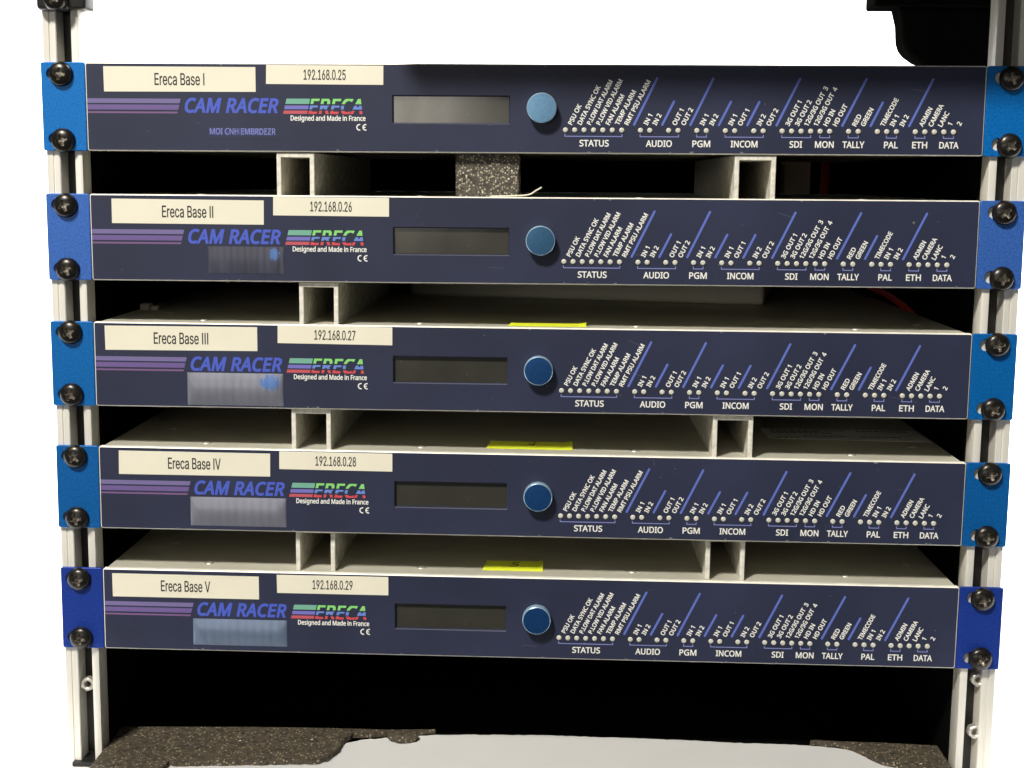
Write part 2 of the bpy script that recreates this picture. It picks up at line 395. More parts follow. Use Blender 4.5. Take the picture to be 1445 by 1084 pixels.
GLYPHS = '''{"N":{".":[375,[[101,76,107,120,126,148,154,164,186,169,220,164,249,148,268,120,275,76,268,32,249,3,220,-14,186,-20,154,-14,126,3,107,32]]],"/":[521,[[507,1000,134,0,14,0,387,1000]]],"0":[801,[[732,501,731,442,728,386,722,334,714,284,691,196,656,123,610,64,553,21,482,-5,399,-14,297,1,214,48,179,82,150,123,125,170,104,225,89,285,78,352,71,424,69,501,71,580,77,652,87,718,102,779,120,833,144,880,173,921,207,954,247,981,292,1000,343,1012,399,1015,502,1000,585,954,620,921,650,880,676,833,696,779,712,718,723,652,730,580],[192,501,193,436,197,376,203,322,212,273,239,193,278,137,331,102,399,91,467,102,520,136,560,192,587,272,596,321,603,376,607,436,608,501,607,567,603,627,596,681,587,729,560,808,520,865,467,899,399,910,331,899,278,865,239,808,212,729,203,681,197,627,193,567]]],"1":[801,[[497,0,377,0,377,699,377,768,380,820,382,871,342,833,296,794,189,707,125,790,395,1000,497,1000]]],"2":[801,[[728,0,67,0,67,102,329,367,457,501,502,560,535,617,555,676,562,741,549,814,513,866,456,898,385,909,317,903,257,884,201,854,144,814,78,896,165,957,214,980,267,999,324,1010,385,1014,472,1006,546,982,606,943,651,890,678,825,688,748,680,672,655,601,617,533,566,466,431,324,223,118,223,112,728,112]]],"3":[801,[[690,766,684,703,665,650,635,605,593,570,542,544,483,527,483,521,588,495,662,445,707,374,721,284,711,202,681,130,629,69,555,24,510,7,459,-5,401,-12,338,-14,262,-11,192,-2,126,15,63,41,63,155,129,128,199,107,270,94,339,90,455,103,533,142,578,205,592,287,584,344,560,389,519,422,464,445,394,459,312,464,216,464,216,569,314,569,390,575,452,592,500,621,536,659,557,705,564,758,552,822,515,870,458,900,382,910,332,908,286,900,205,870,130,826,69,910,128,950,201,983,286,1006,381,1014,454,1010,518,996,571,975,614,944,671,864]]],"4":[801,[[773,227,627,227,627,0,508,0,508,227,29,227,29,332,500,1006,627,1006,627,338,773,338],[508,653,509,719,511,776,513,827,515,874,510,874,482,817,450,765,150,338,508,338]]],"5":[801,[[385,613,481,605,563,578,630,536,680,478,711,406,721,319,710,223,676,141,622,75,548,26,456,-4,347,-14,273,-11,202,0,140,17,88,41,88,157,144,129,211,109,281,95,349,91,418,97,478,114,527,144,564,186,588,240,595,307,580,393,535,457,457,497,345,510,255,503,174,489,112,528,150,1000,651,1000,651,888,255,888,231,598,296,608]]],"6":[801,[[77,427,80,513,89,598,105,680,130,757,165,828,211,890,270,942,342,981,430,1006,535,1014,600,1011,658,1001,658,896,602,909,538,913,449,905,377,881,319,843,275,793,243,732,221,664,208,589,200,508,209,508,232,540,262,569,297,592,340,611,389,622,445,626,527,617,597,590,655,547,699,487,726,412,735,322,725,225,696,143,649,76,586,27,509,-4,417,-14,348,-7,284,13,226,46,176,94,134,156,103,232,84,322],[416,90,496,104,559,146,600,219,613,322,601,408,565,473,505,515,420,529,359,523,305,502,262,471,229,433,209,390,202,346,205,300,215,255,232,212,256,172,286,138,323,112,366,95]]],"7":[801,[[190,0,601,888,62,888,62,1000,732,1000,732,905,326,0]]],"8":[801,[[399,1014,482,1007,555,987,615,953,660,906,689,847,699,775,692,718,673,669,643,627,604,590,558,558,508,529,567,498,620,463,666,423,701,377,724,323,731,259,721,181,690,114,642,60,576,20,496,-6,403,-14,304,-6,221,18,155,57,107,110,78,176,69,255,76,319,97,374,131,421,174,461,223,494,276,522,229,552,187,586,151,624,124,668,107,718,101,776,111,847,140,905,186,952,246,986,318,1007],[189,254,202,187,241,132,307,96,401,84,491,96,557,132,597,188,611,258,604,304,585,344,554,379,512,410,461,438,401,464,378,472,321,444,275,415,238,382,211,345,195,302],[398,915,328,905,271,877,234,832,221,770,227,723,246,683,275,651,312,624,405,577,492,623,527,651,554,684,571,724,577,770,565,832,528,877,471,905]]],"9":[801,[[728,573,725,488,716,403,700,320,675,243,640,172,594,110,535,58,462,19,374,-6,269,-14,204,-11,143,0,143,105,202,92,266,87,356,95,428,119,485,157,529,207,562,266,584,335,597,411,604,490,595,490,571,459,542,431,506,408,464,389,415,378,357,374,277,383,207,410,149,453,106,513,79,587,70,676,80,774,110,857,158,924,221,973,299,1004,389,1014,458,1007,522,987,580,953,630,905,671,843,702,768,722,678],[389,910,310,896,247,853,206,780,192,678,204,592,239,526,298,484,384,471,446,477,500,498,544,529,576,567,597,610,604,654,600,699,590,744,574,788,550,828,520,862,483,888,439,905]]],"A":[895,[[763,0,643,310,246,310,127,0,0,0,391,1004,504,1004,894,0],[493,724,479,765,460,826,445,874,431,817,415,765,402,724,289,422,605,422]]],"B":[910,[[422,1000,510,997,586,986,651,969,705,945,747,912,777,869,795,816,801,752,796,697,779,648,752,606,715,572,668,547,611,531,611,524,671,510,725,487,770,455,805,412,827,355,835,284,824,200,793,130,742,74,673,33,588,8,487,0,136,0,136,1000],[447,574,555,585,623,616,659,667,671,738,656,809,613,856,537,883,427,892,262,892,262,574],[262,469,262,106,464,106,576,119,648,158,687,218,700,294,695,344,677,387,646,421,600,447,537,464,454,469]]],"C":[885,[[564,903,488,897,420,876,361,842,311,796,271,738,242,669,224,589,218,500,221,440,228,385,240,333,257,286,305,205,372,146,458,109,563,97,627,99,688,108,803,136,803,27,746,8,687,-4,622,-12,545,-14,472,-10,405,2,344,21,290,49,242,84,200,125,165,173,137,228,114,289,98,355,89,426,85,501,87,557,93,610,103,661,117,709,156,796,209,871,277,932,360,977,406,993,456,1005,509,1012,566,1014,641,1010,714,999,782,980,842,955,791,849,688,887,629,899]]],"D":[1022,[[937,510,933,429,921,355,902,288,875,228,840,175,799,129,751,90,696,57,635,32,568,14,494,4,415,0,136,0,136,1000,444,1000,517,996,585,986,648,968,706,944,758,913,804,875,843,830,877,779,903,722,922,658,933,587],[804,506,801,569,793,627,779,678,760,724,706,798,631,851,586,869,537,882,484,890,426,892,262,892,262,108,398,108,493,114,575,133,645,164,702,208,747,264,779,332,798,413]]],"E":[779,[[695,0,136,0,136,1000,695,1000,695,889,262,889,262,577,669,577,669,468,262,468,262,111,695,111]]],"F":[727,[[262,0,136,0,136,1000,695,1000,695,889,262,889,262,535,668,535,668,424,262,424]]],"G":[1020,[[570,528,916,528,916,38,834,15,752,-1,664,-11,564,-14,490,-10,421,2,359,21,303,48,252,83,209,124,172,172,141,226,117,287,99,352,89,424,85,500,89,576,101,646,120,712,147,772,181,826,222,874,270,915,324,950,385,978,452,998,525,1010,604,1014,685,1010,763,999,835,980,902,955,854,846,798,868,735,887,667,899,597,903,539,900,486,891,437,876,392,854,317,795,262,715,242,668,228,616,220,560,217,500,219,442,227,388,239,337,256,289,305,208,377,146,421,124,472,108,530,98,594,95,706,102,790,119,790,416,570,416]]],"H":[1038,[[901,0,775,0,775,466,262,466,262,0,136,0,136,1000,262,1000,262,577,775,577,775,1000,901,1000]]],"I":[475,[[417,0,56,0,56,73,174,99,174,899,56,927,56,1000,417,1000,417,927,300,899,300,99,417,73]]],"K":[867,[[867,0,718,0,364,478,262,388,262,0,136,0,136,1000,262,1000,262,507,347,602,434,697,704,1000,852,1000,455,564]]],"L":[734,[[136,0,136,1000,262,1000,262,112,699,112,699,0]]],"M":[1270,[[577,0,248,877,242,877,247,805,251,711,252,606,252,0,136,0,136,1000,322,1000,630,181,636,181,950,1000,1134,1000,1134,0,1010,0,1010,615,1011,712,1015,803,1020,875,1014,875,681,0]]],"N":[1064,[[929,0,782,0,246,831,241,831,246,754,250,660,252,559,252,0,136,0,136,1000,282,1000,815,172,821,172,817,239,813,338,811,436,811,1000,929,1000]]],"O":[1094,[[1008,501,1007,445,1001,391,992,339,979,291,942,203,891,127,826,67,747,22,654,-5,548,-14,491,-12,438,-5,388,7,343,23,264,68,199,128,149,203,113,291,101,340,92,392,87,446,85,503,89,577,98,647,114,712,136,772,164,826,199,874,241,916,289,951,344,979,406,999,474,1011,549,1015,621,1011,687,999,747,980,801,952,849,917,891,875,927,827,956,772,979,712,995,647,1005,577],[218,501,221,441,227,384,238,332,254,284,298,204,362,144,445,107,548,95,651,107,733,144,796,204,840,284,856,332,867,384,873,441,875,501,870,591,856,670,831,739,797,798,752,844,696,878,628,898,549,905,446,893,362,856,298,798,254,718,238,670,227,619,221,562]]],"P":[847,[[401,1000,492,995,570,981,635,957,686,923,725,881,754,830,770,772,776,706,771,645,756,588,729,534,689,486,635,446,566,415,480,396,377,389,262,389,262,0,136,0,136,1000],[389,892,262,892,262,497,363,497,450,502,521,518,576,544,615,583,638,634,646,700,630,785,584,845,505,880]]],"R":[871,[[412,1000,471,998,525,992,574,982,617,968,687,929,737,874,766,803,776,716,769,643,746,583,713,535,672,498,625,470,576,448,850,0,703,0,461,413,262,413,262,0,136,0,136,1000],[405,891,262,891,262,520,412,520,517,532,590,568,632,628,646,710,639,769,620,815,587,849,541,873,480,886]]],"S":[769,[[703,268,692,185,660,116,607,60,536,20,448,-6,346,-14,239,-8,146,8,71,34,71,154,128,133,197,113,273,100,352,95,420,100,476,115,520,139,552,171,571,210,577,256,572,301,556,339,527,371,484,401,423,431,342,462,229,513,185,543,148,576,120,613,100,655,88,704,84,759,94,833,125,896,173,946,237,983,315,1006,403,1014,482,1010,555,999,620,981,679,958,640,850,527,888,465,900,401,903,343,899,296,885,259,863,232,834,217,798,211,758,217,711,232,674,260,642,301,613,357,586,430,556,511,523,579,487,633,446,672,398,695,339]]],"T":[779,[[452,0,326,0,326,889,14,889,14,1000,763,1000,763,889,452,889]]],"U":[1024,[[896,353,886,254,854,166,801,91,726,34,680,13,628,-2,571,-11,507,-14,419,-8,343,11,278,43,223,88,181,142,150,205,132,276,126,356,126,1000,252,1000,252,352,256,294,268,243,289,199,317,162,354,133,399,112,452,99,514,95,596,103,662,128,711,167,745,219,765,282,772,353,772,1000,896,1000]]],"V":[840,[[840,1000,483,0,357,0,0,1000,132,1000,357,359,384,280,404,208,420,140,436,209,457,282,483,361,707,1000]]],"W":[1303,[[1284,1000,1018,0,891,0,696,655,679,716,664,775,652,823,646,853,641,823,630,775,616,715,598,651,409,0,282,0,17,1000,148,1000,304,389,319,326,333,264,343,206,352,151,361,209,373,270,388,333,405,396,581,1000,711,1000,895,392,913,327,929,263,940,204,950,151,961,225,978,305,999,391,1153,1000]]],"Y":[793,[[396,508,657,1000,793,1000,459,388,459,0,333,0,333,382,0,1000,137,1000]]],"Z":[801,[[746,0,53,0,53,95,580,888,70,888,70,1000,732,1000,732,905,206,112,746,112]]],"a":[786,[[403,763,468,760,523,748,569,729,606,703,635,669,656,625,668,573,672,511,672,0,583,0,559,106,553,106,520,69,487,39,450,15,408,-1,359,-11,301,-14,237,-8,180,10,132,40,95,83,72,140,64,209,70,262,86,308,114,348,153,382,203,409,265,429,339,442,424,448,552,452,552,497,542,577,511,627,462,655,396,664,339,659,284,646,185,606,147,699,201,724,263,744,332,759],[440,363,321,349,246,318,205,271,192,207,202,153,230,115,274,93,329,85,416,99,487,138,535,205,550,300,550,367]]],"c":[672,[[420,-14,326,-4,243,27,174,78,121,153,102,198,88,250,80,308,77,371,80,437,89,497,103,550,123,597,178,672,249,724,333,755,429,765,485,762,539,753,588,740,626,724,588,622,510,646,426,657,357,649,301,625,258,585,228,529,210,459,204,373,210,290,228,220,258,165,300,125,353,100,419,92,477,96,527,105,613,136,613,27,574,9,530,-4,480,-11]]],"d":[861,[[385,-14,319,-8,259,10,207,41,161,83,124,138,98,205,82,283,77,374,82,465,98,544,125,611,162,666,208,709,260,740,320,759,387,765,442,761,489,750,529,733,564,710,594,683,619,654,627,654,623,708,619,765,619,1064,742,1064,742,0,643,0,625,101,619,101,594,70,564,43,529,19,488,1,440,-10],[405,88,506,105,572,153,608,235,620,350,620,373,618,439,609,496,594,546,574,588,508,644,403,662,316,643,254,583,232,540,217,491,208,434,204,371,208,308,217,252,232,203,254,162,317,107]]],"e":[790,[[409,765,499,754,575,723,636,672,681,604,709,522,718,426,718,352,204,352,210,292,222,239,242,195,270,158,344,108,444,91,511,94,571,104,685,143,685,35,628,13,571,-2,510,-11,438,-14,338,-3,250,29,177,84,123,159,103,204,88,255,80,310,77,370,80,429,87,484,100,535,118,581,168,659,235,717,316,753],[408,664,329,650,268,607,227,539,207,450,590,450,585,510,570,562,545,604,511,637,465,657]]],"g":[861,[[385,765,456,758,519,737,574,701,620,651,627,651,644,751,742,751,742,-13,733,-110,706,-191,660,-254,595,-300,511,-327,406,-336,328,-333,257,-324,193,-309,136,-289,136,-175,194,-200,261,-218,334,-230,413,-234,499,-220,565,-177,607,-110,620,-22,620,7,622,55,625,99,619,99,575,49,522,14,459,-7,387,-14,318,-8,257,12,204,44,159,88,123,144,98,211,82,287,77,374,82,459,98,535,123,601,159,659,204,705,256,738,317,758],[402,661,344,653,295,627,256,586,228,529,210,458,204,373,208,307,217,250,233,201,256,160,318,105,405,87,458,91,503,102,540,120,570,148,593,184,609,228,619,282,622,345,622,374,616,466,599,539,569,594,527,632,471,654]]],"i":[361,[[242,751,242,0,119,0,119,751],[182,1032,209,1027,232,1013,248,989,254,954,248,919,232,895,209,880,182,875,154,880,130,895,114,919,109,954,114,989,130,1013,154,1027]]],"n":[866,[[480,765,544,761,598,748,645,728,683,700,713,662,735,614,748,557,752,489,752,0,630,0,630,480,620,560,590,616,537,650,462,661,357,644,290,591,269,552,254,506,245,451,242,389,242,0,119,0,119,751,218,751,237,648,244,648,272,684,306,714,345,736,388,752,433,762]]],"r":[578,[[469,765,515,763,557,756,542,643,502,650,461,653,418,648,378,634,341,613,308,583,281,547,260,504,247,455,242,401,242,0,119,0,119,751,220,751,234,613,239,613,266,654,297,690,333,721,374,744,419,760]]],"s":[671,[[608,207,599,140,571,85,527,42,468,11,394,-8,308,-14,235,-11,173,-1,120,14,73,34,73,146,181,104,246,90,311,85,392,93,447,116,478,151,489,196,485,223,473,246,452,269,418,291,304,342,179,398,133,429,99,465,78,510,71,566,91,650,149,713,191,736,239,752,293,761,353,765,419,761,481,751,539,735,592,714,550,616,451,650,398,660,345,664,278,658,229,639,199,610,189,573,194,544,207,520,232,499,268,478,382,430,504,375,549,344,581,307,601,262]]]," ":[364,[]]},"I":{".":[369,[[187,-9,153,-2,124,17,104,46,97,81,104,115,124,144,153,164,187,170,222,164,251,144,271,115,277,81,271,46,251,17,222,-2]]],"0":[891,[[446,-13,342,2,255,47,186,122,135,223,117,283,104,349,97,421,94,499,97,577,104,649,118,716,136,776,187,878,256,952,343,998,446,1013,548,998,635,952,704,878,755,776,773,716,786,649,794,577,797,499,794,421,786,349,773,283,755,223,705,122,636,47,549,2],[446,97,513,109,570,145,616,203,649,283,669,382,676,499,669,618,649,717,616,797,570,855,513,891,446,903,377,891,320,855,275,797,242,717,222,618,215,499,222,382,242,283,275,203,320,145,377,109]]],"1":[891,[[150,0,150,107,768,107,768,0],[542,1000,542,0,417,0,417,881,411,881,169,703,169,839,390,1000]]],"2":[891,[[126,0,126,93,460,450,555,555,587,600,611,642,625,685,630,730,623,780,605,823,575,857,537,883,491,898,440,903,385,897,339,880,301,851,273,813,255,766,250,711,129,711,139,796,169,869,218,930,281,976,357,1004,442,1013,527,1004,601,976,663,932,710,875,739,808,749,732,744,677,729,624,702,569,660,508,525,353,300,119,300,111,765,111,765,0]]],"3":[891,[[428,-13,341,-5,261,19,192,59,138,113,102,180,86,259,215,259,226,211,249,171,282,139,325,116,374,103,430,98,488,103,541,119,585,146,618,183,640,229,647,285,641,337,621,386,588,427,540,459,476,480,395,487,308,487,308,588,566,881,566,889,137,889,137,1000,732,1000,732,905,415,547,415,568,518,567,606,542,677,498,729,437,762,365,772,285,761,202,728,130,676,70,607,24,523,-4]]],"4":[891,[[78,207,78,311,485,1000,611,1000,213,326,213,319,812,319,812,207],[554,0,554,238,554,287,554,624,674,624,674,0]]],"5":[891,[[435,-13,350,-5,275,22,212,64,163,118,130,183,117,256,240,256,250,213,271,175,302,143,341,118,385,103,435,98,492,105,543,127,585,160,617,205,638,258,644,319,637,380,616,435,583,480,540,515,488,537,428,544,378,540,329,528,285,508,252,483,132,497,189,1000,720,1000,720,889,296,889,263,593,268,593,305,619,349,639,399,651,451,656,517,649,578,631,632,601,678,561,716,511,745,454,763,390,768,321,758,229,725,149,674,81,607,30,526,-3]]],"6":[891,[[445,-13,357,-3,280,29,215,79,166,146,135,227,125,318,133,392,157,470,201,560,270,669,496,1000,633,1000,297,513,286,513,302,541,324,565,352,587,385,603,421,614,462,617,547,608,621,579,681,533,727,471,755,396,764,309,754,221,723,143,674,78,609,28,532,-3],[445,95,500,102,548,123,587,156,618,199,637,251,644,309,637,368,618,419,587,462,548,494,500,515,445,521,390,515,342,495,302,463,271,420,252,370,246,311,252,252,271,200,302,156,342,123,390,102]]],"7":[891,[[191,0,636,881,636,889,122,889,122,1000,768,1000,768,882,324,0]]],"8":[891,[[445,-13,350,-4,266,22,198,65,146,121,113,189,102,266,108,327,128,384,158,433,199,474,246,504,300,520,300,525,234,554,182,605,149,672,138,748,148,820,178,884,225,938,287,979,361,1005,445,1013,528,1005,602,979,663,938,710,884,740,820,750,748,739,672,706,605,655,554,591,525,591,520,643,504,690,474,730,433,761,384,781,327,788,266,777,189,744,121,692,65,623,22,540,-4],[445,97,507,102,560,118,603,145,635,180,655,223,662,272,655,325,634,371,600,409,556,438,504,456,445,462,385,456,333,438,289,409,255,371,234,325,227,272,233,223,253,180,285,145,329,118,382,102],[445,569,495,574,539,590,576,616,604,650,622,691,628,738,622,785,605,826,577,859,541,884,496,899,445,904,393,899,349,884,312,859,284,826,267,785,261,738,267,691,284,650,312,616,349,590,394,574]]],"9":[891,[[444,1013,532,1003,610,971,674,921,723,854,754,773,764,682,756,608,733,530,688,440,619,331,394,0,256,0,593,487,604,487,588,459,565,435,537,413,505,397,468,386,428,383,343,392,269,421,209,467,163,529,134,604,125,691,135,780,166,858,216,922,280,972,357,1003],[444,905,390,898,342,877,302,844,272,801,253,749,246,691,253,632,272,581,302,538,342,506,390,485,444,479,499,485,548,505,588,537,618,580,637,631,644,689,637,748,618,800,588,844,548,877,500,898]]],"B":[897,[[118,0,118,1000,474,1000,569,991,646,964,706,923,749,869,774,805,783,735,777,677,760,629,734,591,700,562,661,540,619,524,619,515,667,506,714,483,756,447,791,399,814,340,821,268,813,196,787,131,742,77,677,35,592,9,485,0],[245,112,481,112,581,123,648,157,686,207,699,268,692,317,673,361,642,399,601,429,549,447,488,454,245,454],[245,561,468,561,520,566,566,582,605,608,635,642,654,683,660,732,649,793,614,843,556,877,472,888,245,888]]],"E":[823,[[118,0,118,1000,732,1000,732,888,245,888,245,562,699,562,699,450,245,450,245,112,738,112,738,0]]],"I":[591,[[61,0,61,112,232,112,232,888,61,888,61,1000,530,1000,530,888,359,888,359,112,530,112,530,0]]],"V":[943,[[401,0,32,1000,166,1000,378,405,423,270,487,60,461,60,525,271,569,405,776,1000,910,1000,546,0]]],"a":[765,[[314,-17,247,-10,186,10,134,42,94,88,68,144,60,212,66,270,85,316,114,352,152,380,197,400,246,414,350,432,459,446,496,452,521,462,537,477,542,501,542,505,537,547,524,583,502,612,471,633,432,646,385,650,335,646,293,634,259,615,231,591,211,565,197,538,81,572,112,633,154,680,205,715,261,738,321,751,381,756,470,746,517,731,562,708,602,675,634,630,655,570,662,494,662,0,544,0,544,102,536,102,495,48,464,23,423,2,374,-12],[335,89,397,96,448,115,488,145,518,183,536,226,542,271,542,373,510,358,455,346,394,337,345,330,264,312,230,296,203,274,186,244,181,206,185,171,200,142,224,119,255,103,292,93]]],"c":[778,[[407,-16,312,-4,230,32,161,90,110,167,78,261,67,368,78,478,110,572,161,649,230,707,312,744,407,756,461,752,511,741,558,724,600,700,637,669,668,633,693,591,711,544,595,515,571,568,531,611,476,639,407,648,340,639,285,610,243,565,213,508,195,441,189,368,195,297,213,231,243,174,285,130,340,101,407,91,477,101,532,130,573,174,598,230,713,201,696,153,671,110,639,73,602,42,559,17,512,-1,461,-12]]],"e":[794,[[417,-16,316,-4,230,32,161,90,109,167,78,260,67,367,78,475,109,569,159,647,226,706,308,743,403,756,464,751,522,735,578,709,628,670,670,619,702,554,723,475,730,381,730,333,147,333,147,434,664,434,609,397,603,467,585,528,556,578,516,617,465,641,403,649,341,641,288,616,245,578,214,530,195,474,189,415,189,349,196,273,217,209,251,158,297,121,353,98,417,91,460,94,499,104,532,120,561,143,584,172,601,207,717,179,694,124,659,77,612,38,555,9,490,-10]]],"r":[509,[[103,0,103,746,219,746,219,631,227,631,255,682,300,722,355,748,419,756,451,756,479,754,479,634,452,638,407,640,357,635,313,618,276,592,247,557,229,515,223,466,223,0]]],"s":[717,[[358,-16,285,-10,220,7,166,35,121,74,89,125,70,185,185,209,207,156,244,118,294,97,356,89,426,98,481,122,515,159,527,202,520,238,499,267,465,289,417,305,293,334,205,365,142,409,104,467,92,538,101,599,128,652,170,695,226,728,293,749,368,756,439,750,499,732,548,704,588,667,617,622,637,570,527,545,508,585,477,620,431,645,368,654,307,646,257,623,224,588,213,545,221,507,244,478,282,456,338,438,451,411,540,381,602,337,639,280,651,209,642,147,614,93,570,47,511,13,439,-9]]]," ":[369,[]]}}'''
# ------------------------------------------------------------------ lettering: glyph outlines, cap height = 1000
GL = json.loads(GLYPHS)


GL['I']['I'] = [400, [[130, 0, 130, 1000, 265, 1000, 265, 0]]]


def text_splines(t, font, cap, x, z, ang=0.0, width=None, align='l', shear=0.0, vcentre=False, track=0.0):
    g = GL[font]
    sp, cx = [], 0
    for ch in t:
        a, ss = g[ch]
        for s in ss:
            sp.append([(cx + s[i], s[i + 1]) for i in range(0, len(s), 2)])
        cx += a + track
    x0 = min(p[0] for s in sp for p in s)
    x1 = max(p[0] for s in sp for p in s)
    k = cap / 1000.0
    kx = (width / (x1 - x0)) if width else k
    wd = (x1 - x0) * kx
    off = {'l': 0, 'c': -wd / 2, 'r': -wd}[align]
    out = []
    for s in sp:
        q = []
        for px, pz in s:
            u = (px - x0) * kx + off
            v = pz * k - (cap / 2 if vcentre else 0)
            q.append((u + v * shear, v))
        out.append(q)
    return [(out, x, z, ang)]


def rect(x0, z0, x1, z1):
    return [(x0, z0), (x1, z0), (x1, z1), (x0, z1)]


def arc_ring(cx, cz, r0, r1, a0, a1, n=14):
    A = [math.radians(a0 + (a1 - a0) * i / n) for i in range(n + 1)]
    return [(cx + r1 * math.cos(a), cz + r1 * math.sin(a)) for a in A] + [(cx + r0 * math.cos(a), cz + r0 * math.sin(a)) for a in A[::-1]]


def clip_z(bm, lo, hi):
    bmesh.ops.bisect_plane(bm, geom=bm.verts[:] + bm.edges[:] + bm.faces[:], plane_co=(0, 0, hi), plane_no=(0, 0, 1), clear_outer=True)
    bmesh.ops.bisect_plane(bm, geom=bm.verts[:] + bm.edges[:] + bm.faces[:], plane_co=(0, 0, lo), plane_no=(0, 0, -1), clear_outer=True)


def join_bm(dst, src, mi=0):
    vm = {v: dst.verts.new(v.co) for v in src.verts}
    for f in src.faces:
        try:
            nf = dst.faces.new([vm[v] for v in f.verts])
            nf.material_index = mi
        except ValueError:
            pass
    src.free()


def tag(o, label, cat, group=None):
    o['label'] = label
    o['category'] = cat
    if group:
        o['group'] = group
    return o


def empty(name, loc, label, cat, group=None, roty=0.0):
    o = bpy.data.objects.new(name, None)
    o.empty_display_size = 0.02
    COL.objects.link(o)
    o.location = Vector(loc) * S
    o.rotation_euler = (0, roty, 0)
    return tag(o, label, cat, group)


# ------------------------------------------------------------------ the setting
GZ = -181.0
bm = bmesh.new()
prof = [(-70, GZ), (1500, GZ)]
for k in range(1, 13):
    a = math.pi / 2 * k / 12
    prof.append((1500 + 500 * math.sin(a), GZ + 500 * (1 - math.cos(a))))
prof.append((2000, 2600))
rows = [[bm.verts.new((x, y, z)) for x in (-3500, 3500)] for y, z in prof]
for a, b in zip(rows, rows[1:]):
    bm.faces.new((a[0], a[1], b[1], b[0]))
o = done(bm, 'backdrop', M['white'], None, 60)
o['kind'] = 'structure'

# ------------------------------------------------------------------ rack cabinet: black lining behind the rails
UNIT_Z = [162.457, 98.123, 33.447, -30.967, -95.327]
UNIT_X = [-0.30, -0.07, -0.24, 0.25, 0.36]
UNIT_R = [0.0031, 0.0025, -0.0006, -0.0033, -0.0034]
PW, PH = 219.9, 21.53                       # half width and half height of a front panel
EW = 242.0                                   # half width over the ears
TOP = [z + PH for z in UNIT_Z]

cab = empty('rack_cabinet', (0, 20, GZ), 'black lined rack cabinet housing behind the aluminium rails', 'rack cabinet')
def cab_part(name, a, b, m, bev=0.0):
    bm = bmesh.new()
    box(bm, a, b, bev)
    q = done(bm, name, m, cab)
    q.location = -cab.location
    return q
cab_part('side_panel', (-226, 15, GZ + 1), (-223.2, 470, 182), M['inside'])
cab_part('side_panel', (223.2, 15, GZ + 1), (226, 470, 182), M['inside'])
cab_part('back_panel', (-223, 466, GZ + 1), (223, 470, 182), M['inside'])
cab_part('base_panel', (-223, -8, GZ + 0.6), (223, 466, GZ + 2.6), M['inside'])  # black floor painted where the foam runs back into shade
cab_part('top_panel', (-223, 95, 185.3), (223, 470, 187), M['inside'])  # unseen top, added to stop light leaking in behind the chassis
cab_part('rear_post', (186, 400, GZ + 4.2), (206, 420, 182), M['post'], 1)
cab_part('rear_post', (-165, 400, GZ + 4.2), (-151, 420, 182), M['post'], 1)

# ------------------------------------------------------------------ rails
def rail(name, sgn, zlo, zhi, label, open_from=None):
    r = empty(name, (sgn * 232, 2, zlo), label, 'rack rail', 'upright slotted rails of the rack')
    X = lambda v: sgn * v
    def part(nm, x0, x1, y0, y1, z0, z1, m, bev):
        bm = bmesh.new()
        a, b = sorted((X(x0), X(x1)))
        box(bm, (a, y0, z0), (b, y1, z1), bev)
        q = done(bm, nm, m, r, 40)
        q.location = -r.location
        return q
    part('inner_flange', 223.5, 227.4, 2, 14.6, zlo, zhi, M['rail'], 0.5)
    bm = bmesh.new()                         # outer flange with a shallow groove down its face
    xs = [(234.6, 2.4), (235.0, 2), (237.4, 2), (237.7, 2.5), (238.1, 2.5), (238.4, 2), (241.2, 2), (241.7, 2.6), (241.7, 14.6), (234.6, 14.6)]
    slab(bm, [(X(x), y, zlo) for x, y in xs], (0, 0, zhi - zlo))
    q = done(bm, 'outer_flange', M['rail'], r)
    q.location = -r.location
    part('slot_floor', 227.4, 234.6, 13.0, 14.5, zlo + 0.2, (open_from or zhi - 0.2), M['slot'], 0)
    return r
rail('rack_rail', -1, -178.5, 236, 'aluminium slotted rail at the left, under the small black corner bracket')
rail('rack_rail', 1, GZ, 227.1, 'aluminium slotted rail at the right, beside the black tub')

